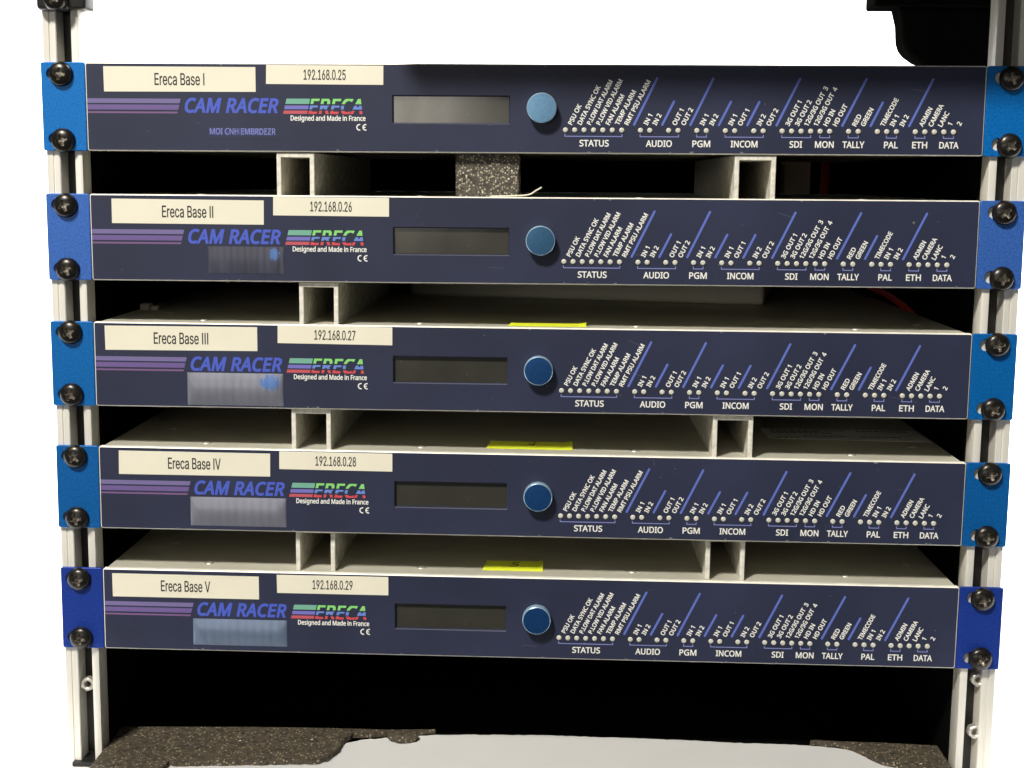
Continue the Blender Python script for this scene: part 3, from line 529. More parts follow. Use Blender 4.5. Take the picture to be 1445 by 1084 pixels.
# ------------------------------------------------------------------ screw meshes
def make_screw_mesh():
    bm = bmesh.new()
    R = 6.05
    prof = [(3.0, 0.4), (R - 0.15, 0.0), (R, -0.35), (R, -0.9), (R - 0.25, -1.35)]
    for k in range(1, 9):
        a = math.pi / 2 * k / 8
        prof.append(((R - 0.25) * math.cos(a), -1.35 - 2.6 * math.sin(a)))
    prof[-1] = (0.0, -3.95)
    lathe_y(bm, prof, (0, 0), 40)
    bmesh.ops.holes_fill(bm, edges=[e for e in bm.edges if e.is_boundary])
    bmesh.ops.recalc_face_normals(bm, faces=bm.faces[:])
    a = done(bm, 'head', M['black'])
    bm = bmesh.new()                          # six-pointed cross recess, tapering inwards
    n = 4
    outer, inner = [], []
    for k in range(n):
        for da, rr in ((-0.24, 3.75), (0.24, 3.75), (math.pi / n - 0.2, 1.75), (math.pi / n, 2.5), (math.pi / n + 0.2, 1.75)):
            ang = 2 * math.pi * k / n + da
            outer.append((rr * math.cos(ang), -6.0, rr * math.sin(ang)))
            inner.append((rr * 0.62 * math.cos(ang), -1.2, rr * 0.62 * math.sin(ang)))
    va = [bm.verts.new(p) for p in outer]
    vb = [bm.verts.new(p) for p in inner]
    bm.faces.new(va)
    bm.faces.new(vb[::-1])
    for i in range(len(va)):
        j = (i + 1) % len(va)
        bm.faces.new((va[j], va[i], vb[i], vb[j]))
    bmesh.ops.recalc_face_normals(bm, faces=bm.faces[:])
    b = done(bm, 'cutter', M['black'])
    md = a.modifiers.new('recess', 'BOOLEAN')
    md.object = b
    md.operation = 'DIFFERENCE'
    md.solver = 'EXACT'
    dg = bpy.context.evaluated_depsgraph_get()
    me = bpy.data.meshes.new_from_object(a.evaluated_get(dg))
    me.name = 'screw'
    me.materials.clear()
    me.materials.append(M['black'])
    me.materials.append(M['worn'])
    for p in me.polygons:
        c = p.center / S
        p.material_index = 1 if (math.hypot(c.x, c.z) < 3.7 and (abs(p.normal.y) < 0.55 or (c.y > -1.6 and c.y < -0.9))) else 0
    for p in me.polygons:
        p.use_smooth = True
    me.set_sharp_from_angle(angle=math.radians(32))
    bpy.data.objects.remove(a)
    bpy.data.objects.remove(b)
    return me
SCREW = make_screw_mesh()


def add_screw(parent, x, y, z, rot, s=1.0):
    o = bpy.data.objects.new('screw', SCREW)
    COL.objects.link(o)
    o.parent = parent
    o.location = Vector((x, y, z)) * S
    o.rotation_euler = (0, rot, 0)
    o.scale = (s, s, s)
    return o


# ------------------------------------------------------------------ panel print layout (local mm, x right, z up)
kx = 0.9968
LED_X = [16.95, 21.52, 26.1, 30.73, 35.33, 39.95, 44.57, 53.75, 58.28, 67.53, 72.1, 81.31, 85.91, 95.21, 99.75, 109.06, 113.63,
         122.82, 127.45, 132.08, 136.69, 141.3, 145.91, 155.1, 159.75, 169.04, 173.61, 178.23, 187.39, 192.03, 196.59, 201.2, 205.83]
LED_Z = -10.05
GROUPS = [('STATUS', 23.96, 38.22, 16.73, 44.72), ('AUDIO', 56.57, 69.13, 53.57, 72.42), ('PGM', 79.3, 87.88, 81.2, 86.0),
          ('INCOM', 98.05, 110.96, 95.1, 113.75), ('SDI', 126.7, 132.68, 122.7, 136.8), ('MON', 139.09, 148.03, 141.2, 146.0),
          ('TALLY', 152.42, 162.88, 155.0, 159.85), ('PAL', 172.6, 179.13, 173.5, 178.35), ('ETH', 186.21, 193.34, 187.3, 192.1),
          ('DATA', 199.34, 208.51, 201.1, 205.95)]
LINES = [(50.55, 61.4, 1), (78.06, 88.7, 1), (120.01, 130.7, 1), (151.92, 162.78, 1), (184.3, 194.9, 1),
         (64.29, 69.8, 0), (91.96, 97.51, 0), (105.81, 111.31, 0), (165.67, 171.05, 0)]
DIAG = [('PSU OK', 19.1, 24.05, 2.2), ('DATA SYNC OK', 23.71, 33.08, 11.4), ('P.LOW DAT ALARM', 28.31, 38.8, 14.2),
        ('P.LOW VID ALARM', 32.91, 43.6, 14.6), ('FAN ALARM', 37.51, 44.71, 7.2), ('TEMP ALARM', 42.1, 50.2, 9.3),
        ('RMT PSU ALARM', 46.69, 57.29, 14.2), ('IN 1', 56.1, 58.64, -2.4), ('IN 2', 60.44, 63.2, -2.2), ('OUT 1', 70.06, 73.7, 0.3),
        ('OUT 2', 74.38, 78.24, 0.8), ('IN 1', 83.55, 86.1, -2.4), ('IN 2', 88.15, 90.8, -2.2), ('IN 1', 97.4, 99.95, -2.4),
        ('OUT 1', 102.0, 105.7, 0.3), ('IN 2', 111.25, 113.9, -2.2), ('OUT 2', 115.85, 119.7, 0.7),
        ('3G OUT 1', 125.2, 130.53, 4.7), ('3G OUT 2', 129.8, 135.49, 4.97), ('12G/3G OUT  3', 134.3, 143.52, 11.5),
        ('12G/3G OUT  4', 138.9, 147.9, 11.3), ('HD IN', 143.6, 147.35, 0.36), ('HD OUT', 148.2, 153.0, 3.1),
        ('RED', 157.6, 159.9, -1.81), ('GREEN', 161.7, 165.59, 1.3), ('TIMECODE', 171.2, 177.72, 6.0), ('IN 1', 175.8, 178.1, -2.2),
        ('IN 2', 180.5, 182.9, -2.0), ('ADMIN', 189.9, 193.9, 1.78), ('CAMERA', 194.4, 199.27, 3.4), ('LANC', 199.1, 202.27, -0.3),
        ('1', 203.6, 203.9, -5.75), ('2', 207.9, 208.79, -5.31)]
ANG = math.radians(63.3)


def rounded(x0, z0, x1, z1, r, n=4):
    out = []
    for cx, cz, a0 in ((x1 - r, z1 - r, 0), (x0 + r, z1 - r, 90), (x0 + r, z0 + r, 180), (x1 - r, z0 + r, 270)):
        for k in range(n + 1):
            a = math.radians(a0 + 90 * k / n)
            out.append((cx + r * math.cos(a), cz + r * math.sin(a)))
    return out


DISP = (-68.0, -6.95, -10.75, 5.95)
DISPK = tuple(v * kx if i % 2 == 0 else v for i, v in enumerate(DISP))


def panel_mesh():
    bv = 0.55
    bm = curve_mesh([rounded(-PW + bv, -PH + bv, PW - bv, PH - bv, 0.7), rounded(DISPK[0] - bv, DISPK[1] - bv, DISPK[2] + bv, DISPK[3] + bv, 0.6)],
                    extrude=1.3, bevel=bv, y=1.85)
    bm.normal_update()
    for f in bm.faces:
        c = f.calc_center_median()
        hole = DISPK[0] - 1.5 < c.x < DISPK[2] + 1.5 and DISPK[1] - 1.5 < c.z < DISPK[3] + 1.5
        face = f.normal.y < -0.99
        f.material_index = 0 if (face or (hole and c.y < 2.5)) else 1
    return bm


def print_meshes():
    out = {}
    sp = []
    for t, x0, x1, b0, b1 in GROUPS:
        sp += text_splines(t, 'N', 3.0, x0 * kx, -17.85, 0, (x1 - x0) * kx)
    bold1 = ink_mesh(sp, 0.10, -0.03)
    sp = []
    for t, x0, x1, z1 in DIAG:
        x0 *= kx
        x1 *= kx
        z0 = -7.15
        L = math.hypot(x1 - x0, z1 - z0) if len(t) > 1 else None
        cap = 2.15
        ox, oz = x0 + cap / 2 * math.sin(ANG), z0 - cap / 2 * math.cos(ANG)
        if len(t) == 1:
            oz += 0.6
            ox += 0.2
        sp += text_splines(t, 'N', cap, ox, oz, ANG, L and L * 0.985)
    b2 = ink_mesh(sp, 0.095, -0.03)
    sp = text_splines('Designed and Made in France', 'N', 2.35, -118.7 * kx, -6.15, 0, 37.0 * kx)
    b3 = ink_mesh(sp, 0.08, -0.03)
    cz = -9.3
    xc = -84.65 * kx
    xe = -81.6 * kx
    sp = [arc_ring(xc, cz, 1.05, 1.62, 75, 285), arc_ring(xe, cz, 1.05, 1.62, 75, 285), rect(xe - 1.3, cz - 0.25, xe - 0.05, cz + 0.25)]
    b4 = curve_mesh(sp[:2], y=-0.03)
    b5 = curve_mesh(sp[2:], y=-0.034)
    join_bm(b4, b5)
    out['group_lettering'] = (bold1, [M['white_ink']])
    out['legend_lettering'] = (b2, [M['white_ink']])
    out['origin_lettering'] = (b3, [M['white_ink']])
    out['conformity_mark'] = (b4, [M['white_ink']])
    # slanted divider lines
    bm = bmesh.new()
    for x0, x1, lng in LINES:
        x0 *= kx
        x1 *= kx
        z0, z1 = -7.25, (15.0 if lng else 3.9)
        w = 0.55
        n = 6
        top = [(x1 + w * math.cos(ANG - math.pi / 2 + math.pi * k / n), -0.03, z1 + w * math.sin(ANG - math.pi / 2 + math.pi * k / n)) for k in range(n + 1)]
        bot = [(x0 + w * math.cos(ANG + math.pi / 2 + math.pi * k / n), -0.03, z0 + w * math.sin(ANG + math.pi / 2 + math.pi * k / n)) for k in range(n + 1)]
        quad(bm, top + bot)
    out['divider_lines'] = (bm, [M['line_ink']])
    bm = bmesh.new()
    for t, x0, x1, b0, b1 in GROUPS:
        b0 *= kx
        b1 *= kx
        w = 0.21
        za, zb = -11.85, -13.05
        quad(bm, [(b0 - w, -0.025, zb - w), (b1 + w, -0.025, zb - w), (b1 + w, -0.025, zb + w), (b0 - w, -0.025, zb + w)])
        for b in (b0, b1):
            quad(bm, [(b - w, -0.025, zb + w), (b + w, -0.025, zb + w), (b + w, -0.025, za), (b - w, -0.025, za)])
    out['group_brackets'] = (bm, [M['bracket_ink']])
    sp = text_splines('CAM RACER', 'N', 6.55, -171.6 * kx, -2.35, 0, 46.0 * kx, shear=0.21, track=40)
    out['model_lettering'] = (ink_mesh(sp, 0.36, -0.03), [M['model_ink']])
    bm = bmesh.new()
    for mi, (za, zb) in enumerate(((4.1, 1.9), (1.15, -1.3), (-2.2, -3.05))):
        xr = lambda z: -173.3 * kx + (z - 4.1) * 0.25
        quad(bm, [(-PW + 0.6, -0.03, zb), (xr(zb), -0.03, zb), (xr(za), -0.03, za), (-PW + 0.6, -0.03, za)], mi)
    out['side_stripes'] = (bm, [M['stripe_1'], M['stripe_2'], M['stripe_3']])
    # logo: three bands, a striped flag followed by banded slanted letters
    bands = [(4.4, 1.85, 0, 3), (1.1, -0.72, 1, 4), (-1.38, -2.95, 2, 5)]
    bm = bmesh.new()
    for za, zb, m1, m2 in bands:
        xl = lambda z: (-122.5 + (z + 2.95) * 0.25) * kx
        xr = lambda z: (-110.55 + (z + 2.95) * 0.22) * kx
        quad(bm, [(xl(zb), -0.03, zb), (xr(zb), -0.03, zb), (xr(za), -0.03, za), (xl(za), -0.03, za)], m1)
        t = ink_mesh(text_splines('ERECA', 'N', 7.35, -109.6 * kx, -2.95, 0, 26.2 * kx, shear=0.22, track=30), 0.30, -0.03)
        clip_z(t, zb, za)
        join_bm(bm, t, m2)
    out['brand_logo'] = (bm, [M['logo_a'], M['logo_b'], M['logo_c'], M['logo_d'], M['logo_e'], M['logo_f']])
    return out


def ear_mesh(sgn):
    a, b = sorted((sgn * (PW + 0.25), sgn * EW))
    bv = 0.3
    cx = sgn * 231.6
    sl = []
    for cz in (15.9, -15.9):
        w, r = 7.4, 3.3
        s = []
        for k in range(9):
            t = math.radians(-90 + 180 * k / 8)
            s.append((cx + w / 2 + r * math.cos(t) - 1, cz + r * math.sin(t)))
        for k in range(9):
            t = math.radians(90 + 180 * k / 8)
            s.append((cx - w / 2 + r * math.cos(t) - 1, cz + r * math.sin(t)))
        sl.append(s)
    return curve_mesh([rounded(a + bv, -PH + bv, b - bv, PH - bv, 0.6)] + sl, extrude=0.7, bevel=bv, y=1.0)


# ------------------------------------------------------------------ build the first unit of parts, then copy
def keep(bm, name, mats, smooth=None):
    o = done(bm, name, mats, None, smooth)
    me = o.data
    bpy.data.objects.remove(o)
    return me


PANEL = keep(panel_mesh(), 'front_panel', [M['navy'], M['alu_edge']])
PRINT = {k: keep(bm, k, ms) for k, (bm, ms) in print_meshes().items()}
EARM = {}
for i in range(5):
    for sgn in (-1, 1):
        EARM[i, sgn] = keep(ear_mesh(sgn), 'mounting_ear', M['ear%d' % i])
bm = bmesh.new()                              # folded sheet chassis: lid, sides, floor, with a lid seam
box(bm, (-218.6, 3.6, -PH + 1.0), (218.6, 332, PH - 0.35), 0.5)
CHASSIS = keep(bm, 'chassis', M['lid'])
bm = bmesh.new()
box(bm, (DISPK[0] + 0.1, 2.0, DISPK[1] + 0.1), (DISPK[2] - 0.1, 3.5, DISPK[3] - 0.1))
DISPLAY = keep(bm, 'display', M['glass'])
bm = bmesh.new()
fs = lathe_y(bm, [(1.66, 0.05), (1.66, -0.03), (1.30, -0.035), (1.27, -0.25), (1.1, -0.5), (0.7, -0.66), (0.3, -0.66), (0.0, -0.55)], (0, 0), 20)
for f in fs[:40]:
    f.material_index = 1
PIPE = keep(bm, 'indicator_light', [M['pipe'], M['ring']], 50)
KNOBM = []
for i in range(5):
    bm = bmesh.new()
    fs = lathe_y(bm, [(6.9, 0.1), (6.95, -0.4), (7.3, -0.7), (7.3, -4.5), (7.2, -5.0), (6.85, -5.3), (6.6, -5.32), (0, -5.32)], (0, 0), 64)
    for f in fs[64 * 2:64 * 5]:
        f.material_index = 1
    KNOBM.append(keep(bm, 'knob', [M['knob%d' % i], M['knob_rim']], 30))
bm = bmesh.new()                              # countersunk lid screw, seen from above
for r0, r1, z0, z1 in ((2.4, 2.2, 0.0, 0.35), (2.2, 1.5, 0.35, 0.5), (1.5, 0.9, 0.5, 0.1), (0.9, 0.001, 0.1, 0.1)):
    A = [bm.verts.new((r0 * math.cos(k * math.pi / 10), r0 * math.sin(k * math.pi / 10), z0)) for k in range(20)]
    B = [bm.verts.new((r1 * math.cos(k * math.pi / 10), r1 * math.sin(k * math.pi / 10), z1)) for k in range(20)]
    for k in range(20):
        bm.faces.new((A[k], A[(k + 1) % 20], B[(k + 1) % 20], B[k]))
bmesh.ops.remove_doubles(bm, verts=bm.verts[:], dist=0.0005)
LIDSCREW = keep(bm, 'lid_screw', M['silver'])


def child(name, me, parent, loc=(0, 0, 0)):
    o = bpy.data.objects.new(name, me)
    COL.objects.link(o)
    o.parent = parent
    o.location = Vector(loc) * S
    return o


NAME_Q = [[(-211.43, 19.63), (-135.83, 19.5), (-135.87, 7.55), (-211.35, 7.43)], [(-209.51, 19.29), (-132.92, 18.92), (-133.09, 6.92), (-209.6, 7.13)],
          [(-214.9, 19.69), (-137.15, 19.92), (-137.14, 7.77), (-214.79, 7.36)], [(-210.1, 19.44), (-132.03, 19.32), (-132.14, 7.38), (-210.28, 7.22)],
          [(-215.63, 19.05), (-139.01, 18.94), (-138.99, 6.78), (-215.55, 6.7)]]
ADDR_Q = [[(-130.45, 20.62), (-72.64, 20.42), (-72.74, 11.21), (-130.7, 11.41)], [(-128.14, 20.76), (-70.25, 20.64), (-70.32, 11.39), (-128.33, 11.61)],
          [(-126.68, 21.05), (-68.66, 20.71), (-68.68, 11.68), (-126.81, 12.01)], [(-127.3, 20.66), (-69.36, 20.47), (-69.34, 11.21), (-127.37, 11.41)],
          [(-129.64, 20.14), (-71.7, 20.24), (-71.67, 10.5), (-129.49, 10.5)]]
ROMAN = ['I', 'II', 'III', 'IV', 'V']
LABELS = ['navy rack unit with the palest knob, addressed 192.168.0.25, topmost of five',
          'navy rack unit addressed 192.168.0.26 with violet-blue ears, second from top',
          'navy rack unit addressed 192.168.0.27, middle of the stack of five',
          'navy rack unit addressed 192.168.0.28, with a paper label on its lid',
          'navy rack unit addressed 192.168.0.29 with royal blue ears, lowest of the five']


def sticker(parent, name, q, text, font_cap, width):
    q = [(x * kx, z) for x, z in q]
    bm = bmesh.new()
    slab(bm, [(x, -0.16, z) for x, z in q], (0, 0.15, 0))
    o = done(bm, name, M['paper'], parent)
    cx = sum(p[0] for p in q) / 4
    cz = sum(p[1] for p in q) / 4
    a = math.atan2(q[1][1] - q[0][1], q[1][0] - q[0][0])
    bm = ink_mesh(text_splines(text, 'I', font_cap, cx, cz, a, width, 'c', vcentre=True), 0.085, -0.19)
    done(bm, 'printed_text', M['black_ink'], o)
    return o


for i in range(5):
    u = empty('rack_unit', (UNIT_X[i], 0, UNIT_Z[i]), LABELS[i], 'rack unit', 'rack mounted units in the stack', -UNIT_R[i])
    fp = child('front_panel', PANEL, u)
    for k, me in PRINT.items():
        child(k, me, fp)
    child('chassis', CHASSIS, u)
    child('display', DISPLAY, u)
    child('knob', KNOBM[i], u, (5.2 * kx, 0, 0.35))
    for x in LED_X:
        child('indicator_light', PIPE, u, (x * kx, 0, LED_Z))
    for x in (-168, -56, 54.5, 165.5):
        child('lid_screw', LIDSCREW, u, (x, 16.5 + random.uniform(-1, 1), PH - 0.35))
    for x, y in ((-196, 55), (203, 42)):
        child('lid_screw', LIDSCREW, u, (x, y, PH - 0.35))
    for sgn in (-1, 1):
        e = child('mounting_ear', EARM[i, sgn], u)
        for cz in (15.8, -16.1):
            add_screw(e, sgn * 231.9 + random.uniform(-.4, .4), -0.02, cz + random.uniform(-.4, .4), random.uniform(0, 3))
    wn = [24.6, 25.6, 27.6, 27.0, 25.6][i]
    sticker(u, 'name_label', NAME_Q[i], 'Ereca Base ' + ROMAN[i], 5.7, wn)
    sticker(u, 'address_label', ADDR_Q[i], '192.168.0.%d' % (25 + i), 4.75, 20.6)
    # marks under the model lettering
    if i == 0:
        sp = text_splines('NOI GHI EMRRDZER', 'N', 3.1, -159.3 * kx, -13.4, 0, 33 * kx)
        wm = ink_mesh(sp, 0.10, -0.03)
        sp = text_splines('MOI CNH EMBRDEZR', 'N', 2.9, -159.0 * kx, -13.0, 0, 32.6 * kx)
        join_bm(wm, ink_mesh(sp, 0.02, -0.034), 1)
        quad(wm, [(-159.4 * kx, -0.03, -15.5), (-126 * kx, -0.03, -15.4), (-126 * kx, -0.03, -15.15), (-159.4 * kx, -0.03, -15.25)], 2)
        done(wm, 'worn_lettering', [M['worn_ink'], M['bracket_ink'], M['ring']], u)
    else:
        Q = [None, (-161.5, -123, -4.0, -17.3), (-173.2, -124.2, -3.6, -20.2), (-173.5, -124, -3.9, -19.0), (-173.7, -124.5, -4.2, -18.3)][i]
        bm = bmesh.new()                      # sticker, its bulge added so the upper half catches more light
        NX, NZ = 120, 42
        gr = [[bm.verts.new((Q[0] * kx + (Q[1] - Q[0]) * kx * a / NX, -0.1 - (0.35 if i == 1 else 1.5) * math.sin(math.pi * b / NZ) * min(1, 14 * a / NX, 14 * (1 - a / NX)) ** 0.5 - 0.05 * math.sin(a * 0.6),
                             Q[2] + (Q[3] - Q[2]) * b / NZ)) for a in range(NX + 1)] for b in range(NZ + 1)]
        for b in range(NZ):
            for a in range(NX):
                f = bm.faces.new((gr[b][a], gr[b + 1][a], gr[b + 1][a + 1], gr[b][a + 1]))
                inside = ((a - 103.5) / (9.5 if i == 1 else 15)) ** 2 + ((b - 11) / 11.0) ** 2 < random.uniform(0.35, 1.05) + 0.25 * math.sin(a * 0.9)
                f.material_index = 1 if (i in (1, 2) and inside) else 0
        done(bm, 'foil_sticker', [[None, M['foil_dim'], M['foil'], M['foil'], M['foil_blue']][i], M['film_mark']], u, 60)
    # chips and dust on the paint
    bm = bmesh.new()
    spots = [(random.uniform(-215, 215), random.uniform(-20, 20), random.uniform(0.06, 0.2)) for _ in range(26)]
    spots += [(random.uniform(-215, 215), random.choice((-20.7, -20.5, 20.6)), random.uniform(0.2, 0.55)) for _ in range(12)]
    if i == 1:
        spots += [(188.2, 10.5, 0.75), (188.5, 10.3, 0.5)]
    for cx, cz, rr in spots:
        k0 = random.uniform(0, 6)
        el = random.uniform(1, 2.2)
        quad(bm, [(cx + rr * el * math.cos(-t) * random.uniform(.6, 1.2), -0.025, cz + rr * math.sin(-t) * random.uniform(.6, 1.2)) for t in [k0 + j * math.pi / 3.5 for j in range(7)]])
    for _ in range(5):                        # hairline scratches
        x0, z0 = random.uniform(-60, 210), random.uniform(-18, 18)
        dx, dz = random.uniform(-9, 9), random.uniform(-4, 4)
        quad(bm, [(x0, -0.02, z0), (x0 + dx, -0.02, z0 + dz), (x0 + dx + .05, -0.02, z0 + dz + .07), (x0 + .05, -0.02, z0 + .07)])
    for f in bm.faces:
        f.normal_update()
        if f.normal.y > 0:
            f.normal_flip()
    done(bm, 'paint_wear', M['wear'], fp)

U_IN = {i: (TOP[i], UNIT_Z[i] - PH) for i in range(5)}

# ------------------------------------------------------------------ paper rating label on the lid of the fourth unit
units = [o for o in COL.objects if o.name.startswith('rack_unit')]
u4 = units[3]
bm = bmesh.new()
slab(bm, [(129.5, 91, PH - 0.3), (217, 92, PH - 0.3), (217, 57, PH - 0.3), (130, 60, PH - 0.3)], (0, 0, 0.12))
pl = done(bm, 'rating_label', M['white_paper'], u4)
bm = bmesh.new()
for y, x0, x1 in ((86, 134, 175), (82, 134, 160), (78, 134, 168), (68, 150, 172), (68, 182, 203), (86, 182, 210), (62, 134, 146)):
    x = x0
    while x < x1:
        w = random.uniform(1.5, 4)
        quad(bm, [(x, y, PH - 0.15), (x + w, y, PH - 0.15), (x + w, y + 1.8, PH - 0.15), (x, y + 1.8, PH - 0.15)])
        x += w + 0.8
done(bm, 'print_lines', M['black_ink'], pl)

# ------------------------------------------------------------------ channel spacers
def channel(x0, x1, zb, zt, y0, label, depth=210, top=True):
    t = 2.3
    h = zt - zb
    bm = bmesh.new()
    pr = [(0, 0), (t, 0), (t, h - t), (x1 - x0 - t, h - t), (x1 - x0 - t, 0), (x1 - x0, 0), (x1 - x0, h), (0, h)]
    slab(bm, [(x, 0, z) for x, z in pr], (0, depth, 0))
    es = [e for e in bm.edges if all(abs(v.co.y) < 1e-6 for v in e.verts)]
    bmesh.ops.bevel(bm, geom=es, offset=0.25, segments=1, affect='EDGES')
    o = done(bm, 'channel_spacer', M['channel'])
    o.location = Vector((x0, y0, zb)) * S
    return tag(o, label, 'channel spacer', 'inverted U channel spacers between the units')


def pw(x):                                    # measured on the plane y = 2, moved back to y = 9
    return 14.34 + (x - 14.34) * 716.5 / 709.5


def gap(i, x):
    return TOP[i + 1] + x * math.sin(UNIT_R[i + 1]) - 0.30, UNIT_Z[i] - PH + x * math.sin(UNIT_R[i]) + (0.95 if i == 3 else -0.4)


for i, x0, x1, y0, lab in (
        (0, -124.8, -106.2, 1.2, 'aluminium U channel under the 192.168.0.25 unit, left of the foam block'),
        (0, 99.0, 119.0, 1.2, 'bright aluminium U channel under the 192.168.0.25 unit, right of the foam block'),
        (1, -114.6, -95.0, 2.2, 'aluminium U channel standing under the 192.168.0.26 unit, left of the grey box'),
        (2, -119.2, -99.3, 2.2, 'aluminium U channel on the 192.168.0.28 lid, left of the yellow tab'),
        (2, 92.4, 112.4, 2.2, 'aluminium U channel on the 192.168.0.28 lid, beside the paper label'),
        (3, -118.2, -98.0, 4.5, 'aluminium U channel on the 192.168.0.29 lid, left of the yellow tab'),
        (3, 91.0, 110.8, 4.5, 'aluminium U channel on the 192.168.0.29 lid, right of the yellow tab')):
    zb, zt = gap(i, (x0 + x1) / 2)
    channel(pw(x0), pw(x1), zb, zt, y0, lab)

# ------------------------------------------------------------------ foam block, thread, yellow tabs, grey box, clip
zb, zt = gap(0, -22)
bm = bmesh.new()
box(bm, (-37.4, 5, zb), (-6.3, 45, zt), 0.6)
bmesh.ops.subdivide_edges(bm, edges=bm.edges[:], cuts=6, use_grid_fill=True)
for v in bm.verts:
    v.co += Vector([random.uniform(-.25, .25) for _ in range(3)]) * (1 if v.co.y < 6 else 0.3)
tag(done(bm, 'foam_block', M['sponge']), 'speckled grey foam block wedged between the two uppermost units', 'foam block')

bm = bmesh.new()
z2 = TOP[1]
tube(bm, [(-20, 3.5, z2 + 0.2), (-8, 3, z2 + 0.5), (-1, 3, z2 + 1.2), (2.5, 3, z2 + 3.2), (5.2, 4, z2 + 4.8)], 0.42, 8)
tag(done(bm, 'loose_thread', M['fibre'], None, 60), 'pale curled thread sticking up beside the speckled foam block', 'thread')

for i, x0, x1, y0, y1, mark, lab in ((2, -10.5, 28.6, 9, 17, None, 'neon yellow tape tab on the 192.168.0.27 lid, the barely visible one'),
                                     (3, -21.0, 22.8, 15, 24, '4', 'long neon yellow tape tab on the lid marked with a pen 4'),
                                     (4, -22.5, 8.3, 13, 24, '5', 'short neon yellow tape tab on the lid marked with a pen 5')):
    z = TOP[i] - 0.28
    t = empty('tape_tab', ((x0 + x1) / 2, (y0 + y1) / 2, z), lab, 'tape tab', 'neon yellow tape tabs on the unit lids', -UNIT_R[i])
    w, d = (x1 - x0) / 2, (y1 - y0) / 2
    bm = bmesh.new()
    n = 10
    A = []
    for k in range(n + 1):
        x = -w + 2 * w * k / n
        lift = 1.4 * max(0, (abs(x) / w - 0.8) / 0.2) ** 2 * (1 if x > 0 else 0.3)
        A.append([(x - (0.8 if k == 0 else 0), -d + (0.7 if k == 0 else 0), 0.12), (x + (1.2 if k == 0 else 0), d, (0.9 if i == 2 else 2.3) + 0.5 * lift)])
    for a, b in zip(A, A[1:]):
        vs = [bm.verts.new(p) for p in (a[0], b[0], b[1], a[1])]
        bm.faces.new(vs)
    bmesh.ops.remove_doubles(bm, verts=bm.verts[:], dist=1e-4)
    bmesh.ops.solidify(bm, geom=bm.faces[:], thickness=0.12)
    done(bm, 'tape', M['yellow'], t)
    if mark:
        m = ink_mesh(text_splines(mark, 'N', 6, 0, -1.5, 0, 4, 'c', shear=.3))
        for v in m.verts:
            v.co = Vector((v.co.x, v.co.z * 0.8, 1.5 + 2.2 * v.co.z * 0.8 / (2 * d)))
        done(m, 'pen_mark', M['black_ink'], t)

bm = bmesh.new()
h = (UNIT_Z[1] - PH) - TOP[2] - 1.5
ang = math.atan2(140.6 + 81.7, -(148.1 - 198.6))
box(bm, (0, 0, 0.05), (222, 90, h), 3.0, seg=4)
o = done(bm, 'metal_box', M['box'], None, 40)
o.location = Vector((-80, 192, TOP[2] - 0.3)) * S
o.rotation_euler = (0, 0, -0.2)
tag(o, 'pale grey metal box lying at the back between the second and third units', 'metal box')

bm = bmesh.new()
box(bm, (-216, 66, TOP[2] - 0.3), (-210.5, 74, TOP[2] + 3.6), 0.8)
box(bm, (-210.6, 68, TOP[2] - 0.3), (-206.5, 73, TOP[2] + 2.2), 0.5)
tag(done(bm, 'metal_clip', M['box']), 'small pale clip on the left end of the 192.168.0.27 lid', 'clip')

# ------------------------------------------------------------------ cables behind the units
bm = bmesh.new()
tube(bm, [(196, 380, 80), (211, 300, 67), (216, 228, 62), (219.0, 175, 58.8), (221, 123, 52), (221.1, 90, 40)], 2.0, 12)
tag(done(bm, 'red_cable', M['red'], None, 60), 'red cable slanting along the right edge of the 192.168.0.27 lid', 'cable', 'red cables at the right of the units')
bm = bmesh.new()
tube(bm, [(214, 390, 182), (215, 388, 140), (213, 385, 90), (214, 380, 30)], 3.4, 12)
tag(done(bm, 'red_cable', M['red'], None, 60), 'red cable hanging upright behind the units at the right', 'cable', 'red cables at the right of the units')

# ------------------------------------------------------------------ slot nuts
for x, z, lab in ((-230.6, -137.4, 'zinc slot nut in the left rail below the lowest unit'),
                  (233.6, -124.8, 'zinc slot nut in the right rail just under the royal blue ear'),
                  (233.4, -153.0, 'zinc slot nut low in the right rail, lowest of the nuts')):
    bm = bmesh.new()
    ro, ri = 3.55, 1.75
    n = 24
    rings = []
    def hexr(k, r):
        a = (2 * math.pi * k / n + 0.4)
        q = (a + 0.26) % (math.pi / 3) - math.pi / 6
        return r * math.cos(math.pi / 6) / math.cos(q) * 1.08
    for rf, y in ((lambda k: hexr(k, ro), 5.0), (lambda k: hexr(k, ro), 1.2), (lambda k: hexr(k, ro) - .4, 0.8), (lambda k: ri + .5, 0.8), (lambda k: ri, 1.3), (lambda k: ri, 5.0)):
        rings.append([bm.verts.new((rf(k) * math.cos(2 * math.pi * k / n), y, rf(k) * math.sin(2 * math.pi * k / n))) for k in range(n)])
    for a, b in zip(rings, rings[1:]):
        for k in range(n):
            bm.faces.new((a[k], a[(k + 1) % n], b[(k + 1) % n], b[k]))
    bmesh.ops.recalc_face_normals(bm, faces=bm.faces[:])
    o = done(bm, 'slot_nut', M['silver'], None, 30)
    o.location = Vector((x, 2.5, z)) * S
    tag(o, lab, 'nut', 'zinc nuts sitting in the rail slots')

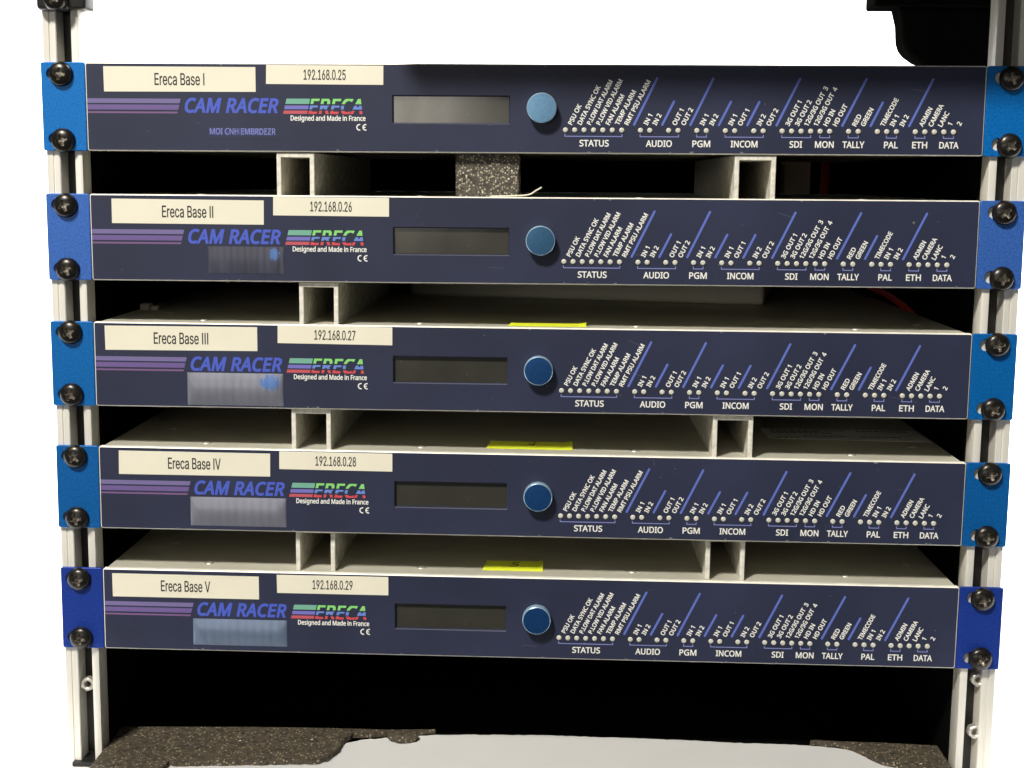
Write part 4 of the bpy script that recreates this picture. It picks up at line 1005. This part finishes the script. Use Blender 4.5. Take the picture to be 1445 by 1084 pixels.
# ------------------------------------------------------------------ corner bracket (top left), foot (bottom left), tub with an added shade slab (top right)
t = empty('corner_bracket', (-230, -4, 207.8), 'small black corner bracket on top of the left rail', 'bracket')
bm = bmesh.new()
box(bm, (-12.2, 0, 0), (3.5, 12, 34), 2.2, seg=4)
box(bm, (-2, 2, 0.8), (11.6, 16, 34), 1.2, seg=3)
done(bm, 'bracket_body', M['black_plastic'], t, 40)
add_screw(t, -2.4, -0.2, 5.2, 0.5, 0.95)

bm = bmesh.new()
box(bm, (-238.6, -1.5, GZ + 0.1), (-216.6, 16, -178.5), 0.5)
tag(done(bm, 'rail_foot', M['black_plastic']), 'flat black foot under the left rail', 'foot')

t = empty('overhead_tray', (210, 10, 227), 'black tray with a rounded tub above the right end of the topmost unit', 'tray')
def tr(name, bm, m, sm=None):
    q = done(bm, name, m, t, sm)
    q.location = -t.location
bm = bmesh.new()
box(bm, (-82, -51, 227.2), (262, 60, 236), 1.5)
tr('lid', bm, M['inside'])  # unseen overhang, added and sized to shade the topmost panel's upper edge
bm = bmesh.new()
box(bm, (177, 60.2, 219.3), (262, 84, 236), 1.5, seg=3)
tr('flange', bm, M['inside'])
bm = bmesh.new()
o2 = [(190, 219.2), (192.3, 211), (193.0, 202), (194.5, 198), (197.0, 195.0), (202, 191.6), (208, 189.4), (216, 188), (250, 187.4), (250, 219.2)]
slab(bm, [(x, 62, z) for x, z in o2], (0, 18, 0))
es = [e for e in bm.edges if all(abs(v.co.y - 62) < 1e-6 for v in e.verts)]
bmesh.ops.bevel(bm, geom=es, offset=2.0, segments=3, affect='EDGES', profile=0.5)
tr('tub', bm, M['inside'])

# ------------------------------------------------------------------ foam mat with torn edge, foam crumb, grey plate added as floor shade
FT = -172.5
OUT = [(-222.5, -11.8), (-184.4, -11.0), (-150, -8), (-107.2, -3.9), (-103.0, 0.1), (-99.4, 10.6), (-98.0, 24), (-95, 31.3), (-86, 33.0), (-76.6, 34.8), (-66, 36.8), (-55.3, 39.3),
       (-44.3, 40.2), (-15, 41.6), (14.7, 42.5), (50, 41.2), (75, 41.0), (85, 40.0), (117.3, 37.7), (138.5, 37.5), (155, 36.2), (168.6, 34.7), (174, 31.5), (178.8, 26.5), (185.6, 14.6),
       (191, 10), (198.3, 7.0), (209.0, 1.2), (222.5, -6)]
def ragged(pts):
    e = []
    for a, b in zip(pts, pts[1:]):
        n = max(1, int(math.hypot(b[0] - a[0], b[1] - a[1]) / 2.5))
        for k in range(n):
            f = k / n
            e.append((a[0] + (b[0] - a[0]) * f + random.uniform(-.45, .45), a[1] + (b[1] - a[1]) * f + random.uniform(-.45, .45)))
    return e + [pts[-1]]
L = [(-222.5, -22), (-186, -21), (-184.4, -11.0)] + OUT[2:12]
Rr = OUT[20:]
for pts, back, lab in ((L, [(-50, 40.4), (-75, 38.0), (-100, 38.6), (-140, 38.2), (-222.5, 34.2)], 'wide piece of dark speckled foam mat at the lower left of the rack floor'),
                       (Rr, [(222.5, 33), (190, 35.5), (172, 35.6), (158, 37.2)], 'narrow piece of dark speckled foam mat at the lower right of the rack floor')):
    bm = bmesh.new()
    slab(bm, [(x, y, FT) for x, y in ragged(pts) + back], (0, 0, -2.8))
    tag(done(bm, 'foam_mat', M['foam']), lab, 'foam mat', 'torn pieces of foam mat on the rack floor')
bm = bmesh.new()
bmesh.ops.create_icosphere(bm, subdivisions=3, radius=1)
for v in bm.verts:
    v.co = Vector((v.co.x * 8.2, v.co.y * 6.0, v.co.z * 2.6)) * (1 + random.uniform(-.08, .08))
o = done(bm, 'foam_crumb', M['foam'])
o.location = Vector((-67, 31.5, FT - 1.6)) * S
tag(o, 'small loose crumb of speckled foam on the grey plate', 'foam crumb')
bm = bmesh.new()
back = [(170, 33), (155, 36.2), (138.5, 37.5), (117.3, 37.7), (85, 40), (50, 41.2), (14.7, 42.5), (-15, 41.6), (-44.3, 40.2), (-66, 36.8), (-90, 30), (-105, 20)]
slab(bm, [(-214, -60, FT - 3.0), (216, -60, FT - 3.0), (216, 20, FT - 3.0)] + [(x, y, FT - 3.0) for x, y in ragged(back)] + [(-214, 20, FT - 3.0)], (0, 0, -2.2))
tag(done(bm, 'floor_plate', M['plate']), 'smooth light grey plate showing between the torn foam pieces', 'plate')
